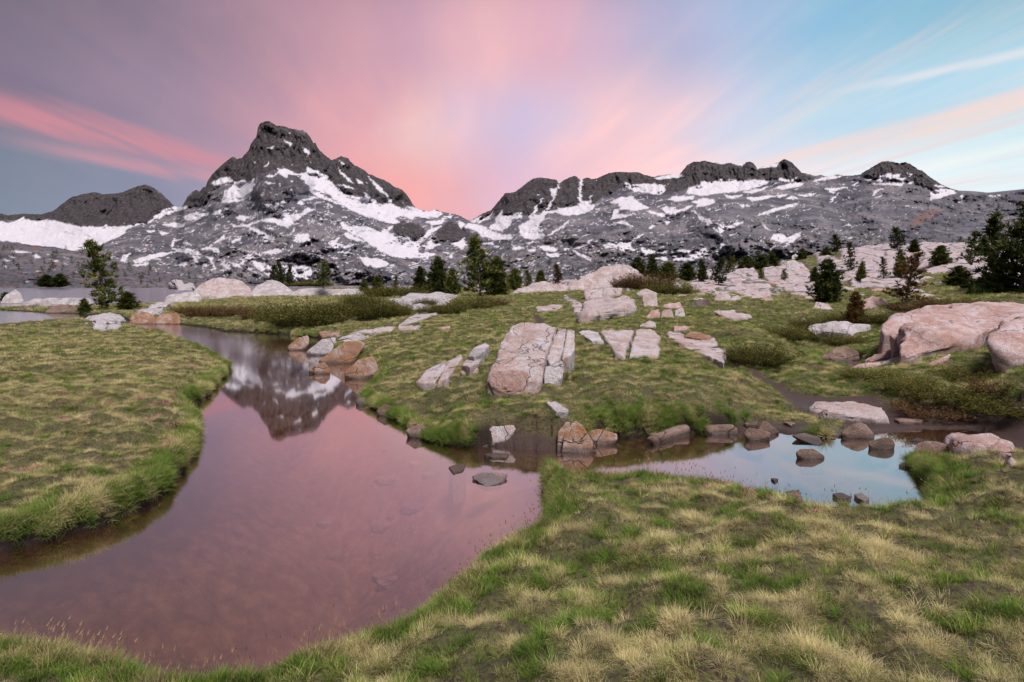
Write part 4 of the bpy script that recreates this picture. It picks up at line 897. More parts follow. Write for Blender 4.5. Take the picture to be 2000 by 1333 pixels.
FLATS = [
 ([(877,912),(894,906),(909,908),(904,918),(885,923)], 'brown', .015, 'ragged little flat stone just above the surface left of the lone pyramid stone'),
 ([(945,887),(966,884),(993,886),(990,893),(960,893)], 'brown', .02, 'thin flat stone in the shallows below the pale sloping boulder'),
 ([(1506,934),(1520,935),(1513,940)], 'dark', .02, 'smallest dark stone in the blue part of the pool'),
 ([(1537,960),(1563,959),(1574,964),(1563,972),(1545,970)], 'brown', .035, 'brown stone half hidden by the near bank edge'),
 ([(1626,965),(1645,962),(1663,970),(1650,975),(1636,973)], 'dark', .03, 'flat dark stone left of the twisted stone near the bank'),
 ([(1669,966),(1683,962),(1698,974),(1688,979),(1676,973)], 'grey', .03, 'twisted grey stone in the pool near the bank'),
 ([(1839,847),(1890,849),(1968,861),(1992,879),(1980,890),(1926,876),(1872,870),(1854,861)], 'rose', .05, 'wide flat rock sheet on the mud right of the pool'),
 ([(1746,818),(1803,818),(1800,824),(1758,824)], 'brown', .04, 'thin straight slab on the mud behind the pool'),
 ([(1453,826),(1482,822),(1480,830),(1459,830)], 'brown', .04, 'flat brown plate on the mud under the turf edge'),
 ([(1530,824),(1553,826),(1545,831)], 'brown', .03, 'small flat plate on the mud right of the pointed stone'),
 ([(1067,785),(1083,784),(1111,800),(1108,806),(1086,804)], 'grey', .07, 'grey flat stone set in the turf below the split boulder'),
 ([(1260,855),(1297,840),(1339,826),(1346,834),(1317,845),(1277,857)], 'brown', .08, 'long log-like stone under the overhanging turf'),
 ([(813,747),(834,722),(858,711),(872,706),(866,725),(850,746),(830,749)], 'pink', .08, 'lower pale slab with a crack down it left of the split boulder'),
 ([(874,706),(900,693),(903,699),(893,715),(876,738),(856,746),(868,725)], 'pink', .08, 'tilted pale slab beside the lowest slab left of the split boulder'),
 ([(903,714),(909,704),(942,690),(938,708),(918,717)], 'pink', .10, 'pale block nearest the left side of the split boulder'),
 ([(915,696),(924,681),(948,670),(955,675),(945,687),(926,697)], 'grey', .12, 'topmost grey stone of the slab group left of the split boulder'),
 ([(898,724),(933,719),(934,728),(903,731)], 'pink', .06, 'small low slab under the pale block left of the split boulder'),
 ([(1130,649),(1148,645),(1168,648),(1178,667),(1157,667)], 'grey', .07, 'grey sloping slab immediately right of the split boulder'),
 ([(1174,647),(1188,645),(1237,645),(1228,668),(1220,693),(1203,690),(1188,670)], 'pink', .08, 'pale slab narrowing downward, left of the grassy joint'),
 ([(1244,645),(1271,645),(1291,657),(1281,671),(1288,682),(1285,696),(1257,693),(1228,690),(1240,668)], 'pink', .08, 'pale slab with a notched right edge, right of the grassy joint'),
 ([(1302,650),(1331,648),(1336,660),(1359,662),(1396,660),(1402,673),(1374,674),(1334,673),(1311,665)], 'pink', .07, 'upper slab of the pale pair where the dirt path ends'),
 ([(1334,676),(1374,677),(1422,685),(1421,697),(1413,708),(1391,698),(1356,686)], 'pink', .07, 'lower slab of the pale pair where the dirt path ends'),
 ([(1336,657),(1348,648),(1368,650),(1388,657),(1368,662)], 'rust', .12, 'tan lens-shaped stone lying on the upper slab by the path'),
 ([(1394,609),(1431,605),(1468,617),(1428,624)], 'pink', .06, 'pale triangular slab in the turf beyond the path slabs'),
 ([(762,585),(798,577),(882,573),(894,578),(870,592),(810,597)], 'grey', .12, 'smooth grey whaleback slab above the willow bushes'),
 ([(804,615),(825,603),(861,599),(852,614),(825,624),(780,634)], 'grey', .08, 'pale tongue of rock running down through the turf'),
 ([(691,649),(750,640),(771,639),(762,649)], 'pink', .06, 'long flat pale slab at the upper edge of the mound'),
 ([(778,637),(823,636),(810,643),(780,645)], 'pink', .06, 'short flat pale slab right of the long flat one'),
 ([(855,641),(879,636),(879,641),(861,643)], 'rose', .06, 'small pink slab in the turf of the mound crest'),
 ([(1047,600),(1077,595),(1098,597),(1089,605),(1050,606)], 'pink', .08, 'flat stone beside the trail behind the split boulder'),
 ([(645,660),(702,652),(720,655),(690,665),(650,669)], 'grey', .07, 'grey shelf of rock topping the shore boulder row'),
 ([(621,651),(639,647),(663,648),(660,655),(630,658)], 'rust', .09, 'orange flat stone at the head of the shore boulder row'),
 ([(1580,793),(1593,785),(1692,788),(1722,795),(1737,814),(1710,817),(1635,808),(1590,802)], 'pink', .10, 'long bench-like pink slab on the mud below the turf tongue'),
 ([(1133,611),(1143,589),(1220,580),(1240,584),(1240,595),(1188,606),(1151,612)], 'pink', .30, 'largest tilted pale block of the outcrop below the dome'),
 ([(1250,635),(1268,626),(1281,630),(1281,638)], 'pink', .08, 'small pale stone in the hollow before the jointed blocks'),
 ([(1315,636),(1348,638),(1342,644),(1317,644)], 'rose', .06, 'thin flat stone in the turf above the path slabs'),
 ([(160,623),(190,616),(230,620),(250,628),(240,632),(180,631)], 'grey', .10, 'blue-grey whaleback rock left of the two orange boulders'),
 ([(270,607),(300,597),(340,590),(343,598),(310,611),(280,614)], 'grey', .12, 'smooth pale slab sloping into the inlet behind the orange boulders'),
 ([(345,560),(380,556),(395,560),(380,566),(350,567)], 'grey', .15, 'low pale rock shelf on the lake shore left of the dome'),
]
for o_, m_, h_, l_ in FLATS:
    ob = slab(o_, m_, h_, water=True); T_(ob, l_, 'rock')
BLOCKS = [
 ([(1656,719),(1704,708),(1758,699),(1800,699),(1770,709),(1710,718)], 'rose', 'long low pink slab below the large pink outcrop'),
 ([(1811,712),(1854,692),(1858,696),(1818,716)], 'rose', 'narrow pink sliver of rock in the turf right of the long low slab'),
 ([(1535,529),(1537,512),(1550,508),(1560,513),(1564,528)], 'grey', 'upright block carrying the perched boulder on the skyline rise'),
 ([(1546,507),(1547,500),(1553,496),(1559,500),(1559,507)], 'grey', 'round boulder perched on top of an upright block on the skyline'),
 ([(1588,534),(1592,524),(1603,521),(1611,527),(1612,535)], 'grey', 'pale tilted boulder right of the perched one'),
 ([(1141,568),(1202,562),(1215,564),(1214,577),(1180,581),(1143,588)], 'pink', 'long pale block lying behind the largest tilted block'),
 ([(1255,580),(1282,578),(1285,598),(1257,600)], 'pink', 'square pale block in the middle of the jointed outcrop'),
 ([(1240,574),(1260,564),(1284,573),(1280,580),(1257,582)], 'pink', 'low pale block on top behind the square one'),
 ([(1258,624),(1271,608),(1288,604),(1290,621)], 'rose', 'pinkish front stone at the left of the jointed outcrop'),
 ([(1291,621),(1293,608),(1311,603),(1316,620)], 'pink', 'middle front stone of the jointed outcrop'),
 ([(1318,621),(1319,606),(1334,601),(1339,620)], 'pink', 'right front stone of the jointed outcrop'),
 ([(1294,603),(1296,596),(1328,590),(1333,602)], 'rose', 'stepped stone behind the three front stones'),
 ([(1350,599),(1365,584),(1385,587),(1393,600)], 'dark', 'dark lichen-covered boulder on the rise above the slabs'),
 ([(1394,587),(1398,578),(1411,574),(1428,577),(1426,588)], 'pink', 'left half of the cracked pale boulder by the brown willow'),
 ([(1428,588),(1429,580),(1440,577),(1447,582),(1446,588)], 'pink', 'right half of the cracked pale boulder by the brown willow'),
 ([(1683,600),(1684,586),(1704,580),(1731,585),(1734,598),(1719,604),(1692,604)], 'rose', 'rounded pink boulder behind the small orange-brown pine'),
 ([(1587,603),(1593,591),(1617,593),(1627,604),(1605,607)], 'pink', 'white-faced stone left of the small orange-brown pine'),
 ([(1578,643),(1582,634),(1650,629),(1695,639),(1698,651),(1668,655),(1620,650)], 'grey', 'long grey rock lying in the shrubs above the little pond'),
 ([(1605,699),(1629,682),(1650,678),(1674,687),(1679,702),(1644,706)], 'brown', 'brown ledge rock at the edge of the little pond'),
 ([(1731,698),(1731,684),(1740,680),(1750,684),(1750,699)], 'rose', 'small upright pink block at the foot of the large pink outcrop'),
 ([(1689,703),(1710,693),(1731,692),(1732,701),(1707,707)], 'rose', 'flat pink stone leaning beside the small upright block'),
 ([(1683,696),(1704,689),(1706,695),(1692,700)], 'rose', 'little pink stone behind the flat leaning one'),
 ([(250,635),(256,619),(275,609),(295,613),(304,623),(302,635)], 'rust', 'left one of the two big orange boulders at the inlet'),
 ([(301,635),(304,621),(320,613),(345,612),(353,622),(349,634)], 'rust', 'right one of the two big orange boulders at the inlet'),
 ([(82,612),(105,597),(135,594),(150,601),(152,613)], 'brown', 'brown rock on the spit left of the tall lone pine'),
 ([(36,605),(46,598),(58,599),(66,606)], 'brown', 'small brown rock at the left end of the spit'),
 ([(35,598),(60,588),(130,583),(175,586),(182,594),(100,600)], 'grey', 'pale layered ledge on the spit behind the brown rock'),
 ([(0,595),(10,577),(30,566),(40,574),(46,588),(40,594)], 'grey', 'pale shore rock at the far left by the lake'),
 ([(1570,580),(1590,573),(1603,580),(1600,584),(1575,585)], 'rose', 'low pink stone beneath the spreading dark pine'),
]
for o_, m_, l_ in BLOCKS:
    ob = boulder(o_, m_, None, 0.8, lean=0.8, bury=0.4, bev=.06, rounded=1 if ('rounded' in l_ or 'orange' in l_) else 0); T_(ob, l_, 'rock')
# the large pink outcrop on the right
d_o = 11.6
eo = empty('pink_outcrop', tuple(float(v) for v in at_d(1800, 690, d_o)))
T_(eo, 'large pink granite outcrop of stacked joint blocks on the right', 'outcrop')
boulder([(1716,634),(1734,621),(1779,607),(1860,598),(1960,596),(2060,595),(2070,625),(1968,624),(1860,627),(1800,636),(1770,650),(1745,652),(1722,647)], 'rose', [(660,2.2),(625,2.7),(595,5.0)], 0.35, d0=d_o, name='upper_shelf', parent=eo, levels=8, bev=.02, rough=.5, bury=.8)
boulder([(1764,662),(1770,648),(1800,631),(1860,625),(1968,624),(1966,634),(1914,652),(1860,672),(1800,690),(1786,690)], 'rose', [(700,.4),(650,1.0),(620,3.2)], 0.35, d0=d_o, name='lower_shelf', parent=eo, levels=7, bev=.025, rough=.6, bury=.6)
boulder([(1760,695),(1760,674),(1774,661),(1790,660),(1795,690),(1790,696)], 'rose', [(700,.1),(655,.5)], 0.9, d0=d_o, name='corner_block', parent=eo, levels=4, bev=.035, rough=.8, bury=.4)
boulder([(1738,654),(1764,650),(1785,658),(1776,668),(1748,664)], 'rose', [(700,1.0),(655,1.8)], 0.9, d0=d_o, name='corner_block', parent=eo, levels=4, bev=.035, rough=.8, bury=.6)
ob = boulder([(1928,668),(1936,650),(1965,631),(2010,620),(2060,626),(2085,660),(2080,700),(2010,698),(1965,687)], 'rose', [(700,0),(660,.4),(618,1.6)], 0.6, d0=9.3, levels=6, bev=.09, rounded=2, rough=.6, bury=.4)
T_(ob, 'rounded rose-pink boulder cut by the right edge of the picture', 'boulder')
# bedrock domes on the rise
for o_, m_, d_, l_ in [
 ([(1108,560),(1140,537),(1174,524),(1205,519),(1231,518),(1248,527),(1262,540),(1240,556),(1174,566),(1117,570)], 'pink', 46, 'ribbed granite dome on the skyline left of the brown willow'),
 ([(985,580),(1020,566),(1060,555),(1085,552),(1115,558),(1110,572),(1060,577),(1000,584)], 'pink', 44, 'long low granite hump joining the dome from the left'),
 ([(378,572),(395,557),(420,547),(445,545),(472,551),(490,563),(497,576),(440,580),(390,581)], 'pink', 60, 'domed pale rock with dark-stained crest by the lake'),
 ([(482,578),(500,556),(522,548),(545,551),(562,562),(585,580),(520,585)], 'grey', 64, 'lower grey dome right of the dark-crested dome'),
 ([(560,582),(580,563),(640,566),(700,569),(710,580),(640,586)], 'grey', 62, 'long flat grey bedrock shelf by the lake'),
 ([(318,593),(330,578),(360,571),(385,572),(395,582),(385,590),(340,594)], 'grey', 52, 'pale bedrock ramp at the lake edge left of the domes')]:
    ob = boulder(o_, m_, None, 0.6, d0=d_, lean=1.6, bury=2.0, bev=.05, levels=6, rough=.7, name='granite_dome'); T_(ob, l_, 'outcrop')

LANDM = [(1310,570,'the green willow below the brown one'),(1372,550,'the dark pine right of the brown willow'),(1403,556,'the upright pine in the boulder field'),(1458,540,'the left end of the long thicket'),(1487,546,'the small young pine among pale rocks'),(1532,548,'the small conical pine'),(1592,550,'the little dark pine on the slope'),(1610,592,'the spreading dark pine'),(1633,495,'the pointed pine on the rise'),(1660,530,'the tall open pine on the slope'),(1680,550,'the compact pine'),(1725,545,'the thin dark pine'),(1753,495,'the lone black pine on the crest'),(1758,542,'the bright-tipped pine'),(1771,592,'the reddish-brown pine'),(1838,520,'the wind-leaned pine scrub'),(1868,558,'the low dark pine bush on the slab'),(1895,514,'the tall pine near the right edge'),(1430,590,'the dark lichen-covered boulder')]
# loose boulders among the shelves of the rocky rise
rgb = random.Random(21)
GROUPS = [((1330, 548, 1560, 588), 58, (14, 40), 'pale rounded boulder in the boulder field right of the brown willow', 'boulders of the pale boulder field'),
          ((1540, 500, 1900, 588), 78, (12, 42), 'pinkish boulder on the rocky rise among scattered pines', 'boulders on the rocky rise'),
          ((1120, 560, 1330, 640), 16, (8, 22), 'small pale stone lying in the turf around the jointed outcrop', 'small stones around the jointed outcrop'),
          ((720, 590, 1120, 650), 10, (7, 16), 'small stone in the turf behind the split boulder', 'small stones behind the split boulder'),
          ((1600, 830, 1990, 850), 9, (8, 16), 'little stone on the dark mud by the pool', 'little stones on the mud')]
for (xa, ya, xb, yb), n_, (wa, wb), lb, gp in GROUPS:
    for k in range(n_):
        cx = rgb.uniform(xa, xb); cy = rgb.uniform(ya, yb)
        w = wa + (wb - wa) * rgb.random() ** 2; h = w * rgb.uniform(.18, .38)
        pts = []
        for j in range(8):
            a = 2 * math.pi * j / 8 + rgb.uniform(-.25, .25); ry = h * .5 * (1 if math.sin(a) < 0 else .35)
            pts.append((cx + math.cos(a) * w * .5 * rgb.uniform(.8, 1.05), cy + math.sin(a) * ry * rgb.uniform(.75, 1.1)))
        ob = boulder(pts, rgb.choice(['pink', 'pink', 'grey', 'rose']) if 'mud' not in lb else 'brown', None, .8, lean=.9, bury=.5, bev=.07, levels=2, rough=1.0, rounded=rgb.choice([0, 1, 1]), name='boulder' if wb > 30 else 'stone')
        if 'stone' in lb: tag(ob, lb, 'rock', gp); continue
        lx, ly, ln = min(LANDM, key=lambda q: (q[0] - cx) ** 2 + 4 * (q[1] - cy) ** 2)
        side = ('left of' if cx < lx else 'right of') if abs(cx - lx) > 14 else ('in front of' if cy > ly else 'behind')
        szn = 'small' if w < 19 else ('middling' if w < 28 else 'large')
        mc = {'pink_granite': 'pale pinkish', 'grey_granite': 'pale grey', 'rose_granite': 'rosy'}.get(ob.data.materials[0].name, 'brown')
        tag(ob, '%s %s boulder %s %s' % (szn, mc, side, ln) + (' on the rise' if 'rise' in gp and len(ln.split()) < 7 else ''), 'rock', gp)
# sunken slabs on the stream bed
_n0 = len(FOOT)
for k in range(20):
    cx = rgb.uniform(600, 985); cy = rgb.uniform(890, 1060); w = rgb.uniform(14, 62); h = w * rgb.uniform(.25, .45)
    if cx > 900 and cy > 1010: continue
    X_, Y_ = at_z(cx, cy, -.42); zb_ = float(gz(X_, Y_)[0]); hw = w / FPX * Y_ * .5; hd = h / FPX * Y_ * 1.6; rz_ = rgb.random() * 3
    bm = bmesh.new()
    for zz in (zb_ - .05, zb_ + rgb.uniform(.015, .04)):
        for j in range(6):
            a = j * 1.047 + rgb.uniform(-.3, .3); u = math.cos(a) * hw; v = math.sin(a) * hd
            bm.verts.new((X_ + u * math.cos(rz_) - v * math.sin(rz_), Y_ + u * math.sin(rz_) + v * math.cos(rz_), zz))
    bmesh.ops.convex_hull(bm, input=bm.verts)
    ob = rock_finish(bm, 'sunken_stone', 'bed', hw * 1.5, .5, .05, 2, None, False, k)
    tag(ob, 'flat stone lying under water on the stream bed below the lone pyramid stone', 'rock', 'sunken stones on the stream bed')
# ------------------------------------------------------------------ grass, as instanced tufts
def blade_strip(rng, base, ang, lean, h, w, curl, nseg=3):
    """one curved tapering blade; returns verts, faces(tri), height fraction"""
    dx, dy = math.cos(ang), math.sin(ang); px, py = -dy, dx
    V = []; T = []
    for i in range(nseg + 1):
        t = i / nseg
        a = lean + curl * t
        r = h * (math.sin(min(a, 1.7)) * t); z = h * t * math.cos(min(a, 1.5) * 0.85)
        ww = w * (1 - t) ** 0.7 * 0.5
        cx, cy = base[0] + dx * r, base[1] + dy * r
        if i < nseg: V += [(cx + px * ww, cy + py * ww, z), (cx - px * ww, cy - py * ww, z)]; T += [t, t]
        else: V += [(cx, cy, z)]; T += [1.0]
    F = []
    for i in range(nseg - 1):
        a = i * 2; F += [(a, a + 1, a + 3), (a, a + 3, a + 2)]
    a = (nseg - 1) * 2; F.append((a, a + 1, a + 2))
    return V, F, T
def make_tuft(name, seed, n, rad, h, w, lean, curl, mat, hv=0.4):
    rng = random.Random(seed); V = []; F = []; H = []; R = []
    for i in range(n):
        rr = rad * math.sqrt(rng.random()); a = rng.random() * 6.283
        b = (rr * math.cos(a), rr * math.sin(a))
        ang = a + rng.gauss(0, 0.7)
        v, f, t = blade_strip(rng, b, ang, abs(rng.gauss(lean, .18)) * (0.3 + rr / rad), h * (1 - hv + 2 * hv * rng.random()), w * rng.uniform(.7, 1.3), rng.uniform(.3, 1) * curl)
        o = len(V); V += v; F += [(p + o, q + o, s + o) for p, q, s in f]; H += t; q = rng.random(); R += [q] * len(v)
    return mesh_np(name, V, F, True, {'hf': H, 'rnd': R})
def grass_material():
    m, t = new_mat('meadow_grass')
    hf = t.attr('hf').outputs['Fac']; rn = t.attr('rnd').outputs['Fac']
    st = t.attr('straw', 'INSTANCER').outputs['Fac']; br = t.attr('bright', 'INSTANCER').outputs['Fac']
    s2 = t.math('ADD', st, t.math('MULTIPLY', t.math('SUBTRACT', rn, 0.5), 0.55), clamp=True)
    green = t.mix(rn, (0.085, 0.17, 0.022), (0.19, 0.31, 0.055))
    olive = t.mix(rn, (0.21, 0.22, 0.055), (0.37, 0.36, 0.12))
    straw = t.mix(rn, (0.40, 0.34, 0.15), (0.66, 0.59, 0.33))
    c = t.mix(t.mapr(s2, 0.15, 0.5), green, olive); c = t.mix(t.mapr(s2, 0.45, 0.85), c, straw)
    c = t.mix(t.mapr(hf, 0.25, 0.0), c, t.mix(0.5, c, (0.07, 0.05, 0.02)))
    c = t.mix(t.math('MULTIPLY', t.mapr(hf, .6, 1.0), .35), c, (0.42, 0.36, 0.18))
    bc = t.n('ShaderNodeCombineColor', ins={0: br, 1: br, 2: br}).outputs[0]
    c = t.mix(1.0, c, bc, 'MULTIPLY')
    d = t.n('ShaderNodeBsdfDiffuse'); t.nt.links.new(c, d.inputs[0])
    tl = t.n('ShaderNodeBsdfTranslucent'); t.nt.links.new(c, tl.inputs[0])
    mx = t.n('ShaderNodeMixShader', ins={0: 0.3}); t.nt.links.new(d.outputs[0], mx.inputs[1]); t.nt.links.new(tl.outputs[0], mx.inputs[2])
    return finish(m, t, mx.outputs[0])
MAT_GRASS = grass_material()
TUFTS = bpy.data.collections.new('tuft_kinds')
def add_kind(col, name, me, mat):
    me.materials.append(mat); o = bpy.data.objects.new(name, me); col.objects.link(o); return o
KINDS = [ # blades, radius, height, width, lean, curl
 (34, .035, .045, .0030, .25, .6), (40, .045, .060, .0026, .45, 1.0), (30, .040, .052, .0028, .35, .8),      # 0-2 short turf
 (70, .050, .095, .0022, .45, 1.3), (60, .060, .085, .0022, .60, 1.4), (64, .045, .11, .0022, .40, 1.1),     # 3-5 dry tussocks
 (30, .040, .085, .0040, .20, .7), (34, .050, .11, .0040, .30, .9),                                          # 6-7 green sedge
 (40, .085, .075, .0075, .35, .7), (46, .10, .09, .0070, .45, .9), (38, .08, .065, .0080, .30, .6)]           # 8-10 coarse, for distance
for i, (n, rd, h, w, le, cu) in enumerate(KINDS):
    add_kind(TUFTS, 'tuft_%02d' % i, make_tuft('tuft', 100 + i, n, rd, h, w, le, cu, None), MAT_GRASS)
def instancer(name, P, rot, scl, kind, extra, coll, label, cat):
    me = bpy.data.meshes.new(name)
    me.vertices.add(len(P)); me.vertices.foreach_set('co', np.asarray(P, np.float32).ravel())
    def fa(n, v): a = me.attributes.new(n, 'FLOAT', 'POINT'); a.data.foreach_set('value', np.asarray(v, np.float32))
    def va(n, v): a = me.attributes.new(n, 'FLOAT_VECTOR', 'POINT'); a.data.foreach_set('vector', np.asarray(v, np.float32).ravel())
    va('rot', rot); va('scl', scl)
    a = me.attributes.new('kind_index', 'INT', 'POINT'); a.data.foreach_set('value', np.asarray(kind, np.int32))
    for k, v in extra.items(): fa(k, v)
    o = bpy.data.objects.new(name, me); COL.objects.link(o)
    ng = bpy.data.node_groups.new(name + '_nodes', 'GeometryNodeTree')
    ng.interface.new_socket('Geometry', in_out='INPUT', socket_type='NodeSocketGeometry')
    ng.interface.new_socket('Geometry', in_out='OUTPUT', socket_type='NodeSocketGeometry')
    N = ng.nodes; L_ = ng.links
    gi = N.new('NodeGroupInput'); go = N.new('NodeGroupOutput')
    ci = N.new('GeometryNodeCollectionInfo'); ci.inputs['Collection'].default_value = coll
    ci.inputs['Separate Children'].default_value = True; ci.inputs['Reset Children'].default_value = True
    ip = N.new('GeometryNodeInstanceOnPoints'); ip.inputs['Pick Instance'].default_value = True
    def na(n, ty):
        a = N.new('GeometryNodeInputNamedAttribute'); a.data_type = ty; a.inputs['Name'].default_value = n
        return a.outputs['Attribute']
    L_.new(gi.outputs[0], ip.inputs['Points']); L_.new(ci.outputs[0], ip.inputs['Instance'])
    L_.new(na('kind_index', 'INT'), ip.inputs['Instance Index'])
    L_.new(na('rot', 'FLOAT_VECTOR'), ip.inputs['Rotation']); L_.new(na('scl', 'FLOAT_VECTOR'), ip.inputs['Scale'])
    L_.new(ip.outputs[0], go.inputs[0])
    md = o.modifiers.new('instances', 'NODES'); md.node_group = ng
    tag(o, label, cat, None, 'stuff')
    return o
def polar_points(r0, r1, dens, a0=-56, a1=56, seed=0):
    rng = np.random.default_rng(seed)
    area = 0.5 * math.radians(a1 - a0) * (r1 * r1 - r0 * r0); n = int(area * dens)
    r = np.sqrt(rng.uniform(r0 * r0, r1 * r1, n)); a = np.radians(rng.uniform(a0, a1, n))
    return np.sin(a) * r, np.cos(a) * r
_feet = [(np.array(f), min(p[0] for p in f), max(p[0] for p in f), min(p[1] for p in f), max(p[1] for p in f)) for f in FOOT if len(f) > 2]
def off_rocks(x, y, shrink=0.0):
    ok = np.ones(x.shape, bool)
    for f, xa, xb, ya, yb in _feet:
        m = (x > xa) & (x < xb) & (y > ya) & (y < yb)
        if m.any():
            idx = np.where(m)[0]; sd_ = poly_sd(x[idx], y[idx], f); ok[idx[sd_ < -0.01 * (1 + shrink)]] = False
    return ok
GX, GY, GS, GB = [], [], [], []
for (ra, rb, dn, sc) in ((1.5, 4, 1900, 1.0), (4, 8, 1100, 1.0), (8, 14, 480, 1.2), (14, 24, 150, 1.6), (24, 42, 34, 2.4), (42, 75, 9, 3.8), (75, 150, 1.2, 6)):
    x, y = polar_points(ra, rb, dn, seed=int(ra * 10)); GX.append(x); GY.append(y); GS.append(np.full(len(x), sc)); GB.append(np.full(len(x), ra))
GX, GY, GS, GB = map(np.concatenate, (GX, GY, GS, GB))
gzv, gsd, gmud, grock, ghum = ground(GX, GY)
gr_ = np.hypot(GX, GY)
gap = fbm(GX / .24, GY / .19, 3, 301, .6)
keep = (gsd > 0.015) & (gmud < 0.35) & (grock < 0.4) & off_rocks(GX, GY)
keep &= ~((gap < 0.0) & (gr_ < 9) & (gsd > .25) & (GB * 0 + RNG.random(len(GX)) < .85))
GX, GY, GS, gzv, gsd, gap, gr_, ghum = [v[keep] for v in (GX, GY, GS, gzv, gsd, gap, gr_, ghum)]
n = len(GX)
low = fbm(GX / 2.6, GY / 2.2, 3, 305, .55); mid = fbm(GX / .55, GY / .5, 3, 309, .6)
ang_ = np.degrees(np.arctan2(GX, GY))
region = np.interp(ang_, [-47, -25, -8, 0, 20, 47], [.70, .68, .54, .47, .45, .42])
# the meadow: dry on the mounds' tops, green along the stream and in the hollows
straw = region + .12 + low * 0.40 + mid * 0.55 + fbm(GX / .22, GY / .19, 2, 313) * 1.5 + np.clip(ghum, -.1, .12) * 1.8 + RNG.normal(0, .13, n)
straw = straw - 0.55 * sstep(0.40, 0.06, gsd) * sstep(-.35, .1, low + .15)
straw = straw - 0.12 * sstep(9, 16, ang_) * sstep(11, 13, gr_) * sstep(30, 20, gr_) - 0.10 * sstep(14, 20, gr_)
straw = np.clip(straw, 0, 1)
bright = np.clip(1.0 + mid * .35 + .5 * fbm(GX / .18, GY / .15, 2, 320) + RNG.normal(0, .12, n), .45, 1.6)
u = RNG.random(n)
kind = np.where(gr_ > 14, RNG.integers(8, 11, n), np.where(straw > .62, np.where(u < .55, RNG.integers(3, 6, n), RNG.integers(0, 3, n)), np.where((gsd < .35) | (straw < .25), np.where(u < .6, RNG.integers(6, 8, n), RNG.integers(0, 3, n)), np.where(u < .8, RNG.integers(0, 3, n), RNG.integers(3, 8, n)))))
s = .46 * GS * RNG.uniform(.6, 1.5, n) * (1 + .35 * np.clip(mid, -.6, .8))
s = np.where(gr_ < 14, s, s * .8)
edge = sstep(.16, .03, gsd)
rot = np.stack([RNG.normal(0, .16, n) , RNG.normal(0, .16, n), RNG.uniform(0, 6.283, n)], 1)
scl = np.stack([s, s, s * RNG.uniform(.8, 1.2, n)], 1)
Pg = np.stack([GX, GY, gzv - .006 * GS], 1)
# turf hanging over the cut banks
em = (gsd < .16) & (gr_ < 26); ei = np.repeat(np.where(em)[0], 3)
ex = GX[ei] + RNG.normal(0, .02, len(ei)); ey = GY[ei] + RNG.normal(0, .02, len(ei)); ee = .03
g0 = shore_d(ex, ey); gxx = (shore_d(ex + ee, ey) - g0) / ee; gyy = (shore_d(ex, ey + ee) - g0) / ee; gl = np.hypot(gxx, gyy) + 1e-6
ok = (g0 > -.015) & (g0 < .14); ei, ex, ey, gxx, gyy, gl = [v[ok] for v in (ei, ex, ey, gxx, gyy, gl)]
ez = ground(ex, ey)[0]; th = RNG.uniform(.2, .95, len(ei)); m2 = len(ei)
def app(a, b): return np.concatenate([a, b])
GX = app(GX, ex); GY = app(GY, ey); gsd = app(gsd, np.full(m2, .05)); gr_ = app(gr_, np.hypot(ex, ey)); mid = app(mid, mid[ei]); ang_ = app(ang_, ang_[ei])
straw = app(straw, np.clip(straw[ei] + RNG.normal(-.05, .2, m2), 0, 1)); bright = app(bright, bright[ei]); kind = app(kind, RNG.integers(5, 8, m2))
rot = np.concatenate([rot, np.stack([th * gyy / gl, -th * gxx / gl, np.zeros(m2)], 1)])
sE = GS[ei] * RNG.uniform(.45, .85, m2); scl = np.concatenate([scl, np.stack([sE, sE, sE], 1)])
Pg = np.concatenate([Pg, np.stack([ex, ey, ez - .004], 1)]); n = len(GX)
left = (ang_ < -2) & (gsd < 60) & (Pg[:, 1] > 0)
isle = (GX < np.interp(GY, [3, 5, 8, 12, 20, 30], [-1.5, -2.4, -3.4, -4.6, -9, -14])) & (GY > 3.3)
near = (~isle) & (gr_ < 8) & (GY < np.interp(GX, [-3, 0, .5, 3, 5, 7], [3.2, 4.6, 6.2, 6.0, 6.0, 6.6]))
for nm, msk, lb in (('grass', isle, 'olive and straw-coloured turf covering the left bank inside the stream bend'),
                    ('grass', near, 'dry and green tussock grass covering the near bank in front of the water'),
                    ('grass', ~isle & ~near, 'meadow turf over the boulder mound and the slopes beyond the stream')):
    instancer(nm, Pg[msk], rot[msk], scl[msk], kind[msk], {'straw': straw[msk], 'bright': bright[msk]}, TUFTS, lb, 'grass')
print('tufts', n)

# heather blossom and dry seed stems
def petal_mesh(seed, hgt, n):
    rng = random.Random(seed); V, F, H, R = [], [], [], []
    for k in range(n):
        x, y = rng.gauss(0, .02), rng.gauss(0, .02); z = hgt * rng.uniform(.7, 1.1)
        for q in range(3):
            a = rng.random() * 6.28; l = .006; o = len(V)
            V += [(x, y, z - .004), (x + math.cos(a) * l, y + math.sin(a) * l, z + .003), (x + math.cos(a + 1.6) * l, y + math.sin(a + 1.6) * l, z + .004)]; F.append((o, o + 1, o + 2)); R += [rng.random()] * 3
    return mesh_np('blossom', V, F, False, {'rnd': R})
def plain(name, col, r=.8):
    m, t = new_mat(name); b = t.n('ShaderNodeBsdfPrincipled', ins={'Base Color': (*col, 1), 'Roughness': r}); return finish(m, t, b.outputs[0])
MPINK = plain('heather_pink', (.62, .20, .30)); MSTEM = plain('dry_stem', (.20, .13, .075)); MYEL = plain('yellow_petals', (.75, .55, .03))
FLW = bpy.data.collections.new('flower_kinds')
for i in range(3): add_kind(FLW, 'blossom_%d' % i, petal_mesh(i, .06, 5 + 4 * i), MPINK)
mk = (np.abs(gsd - .45) < .35) | (mid > .25)
cl_ = fbm(GX / 1.1, GY / .9, 3, 330)
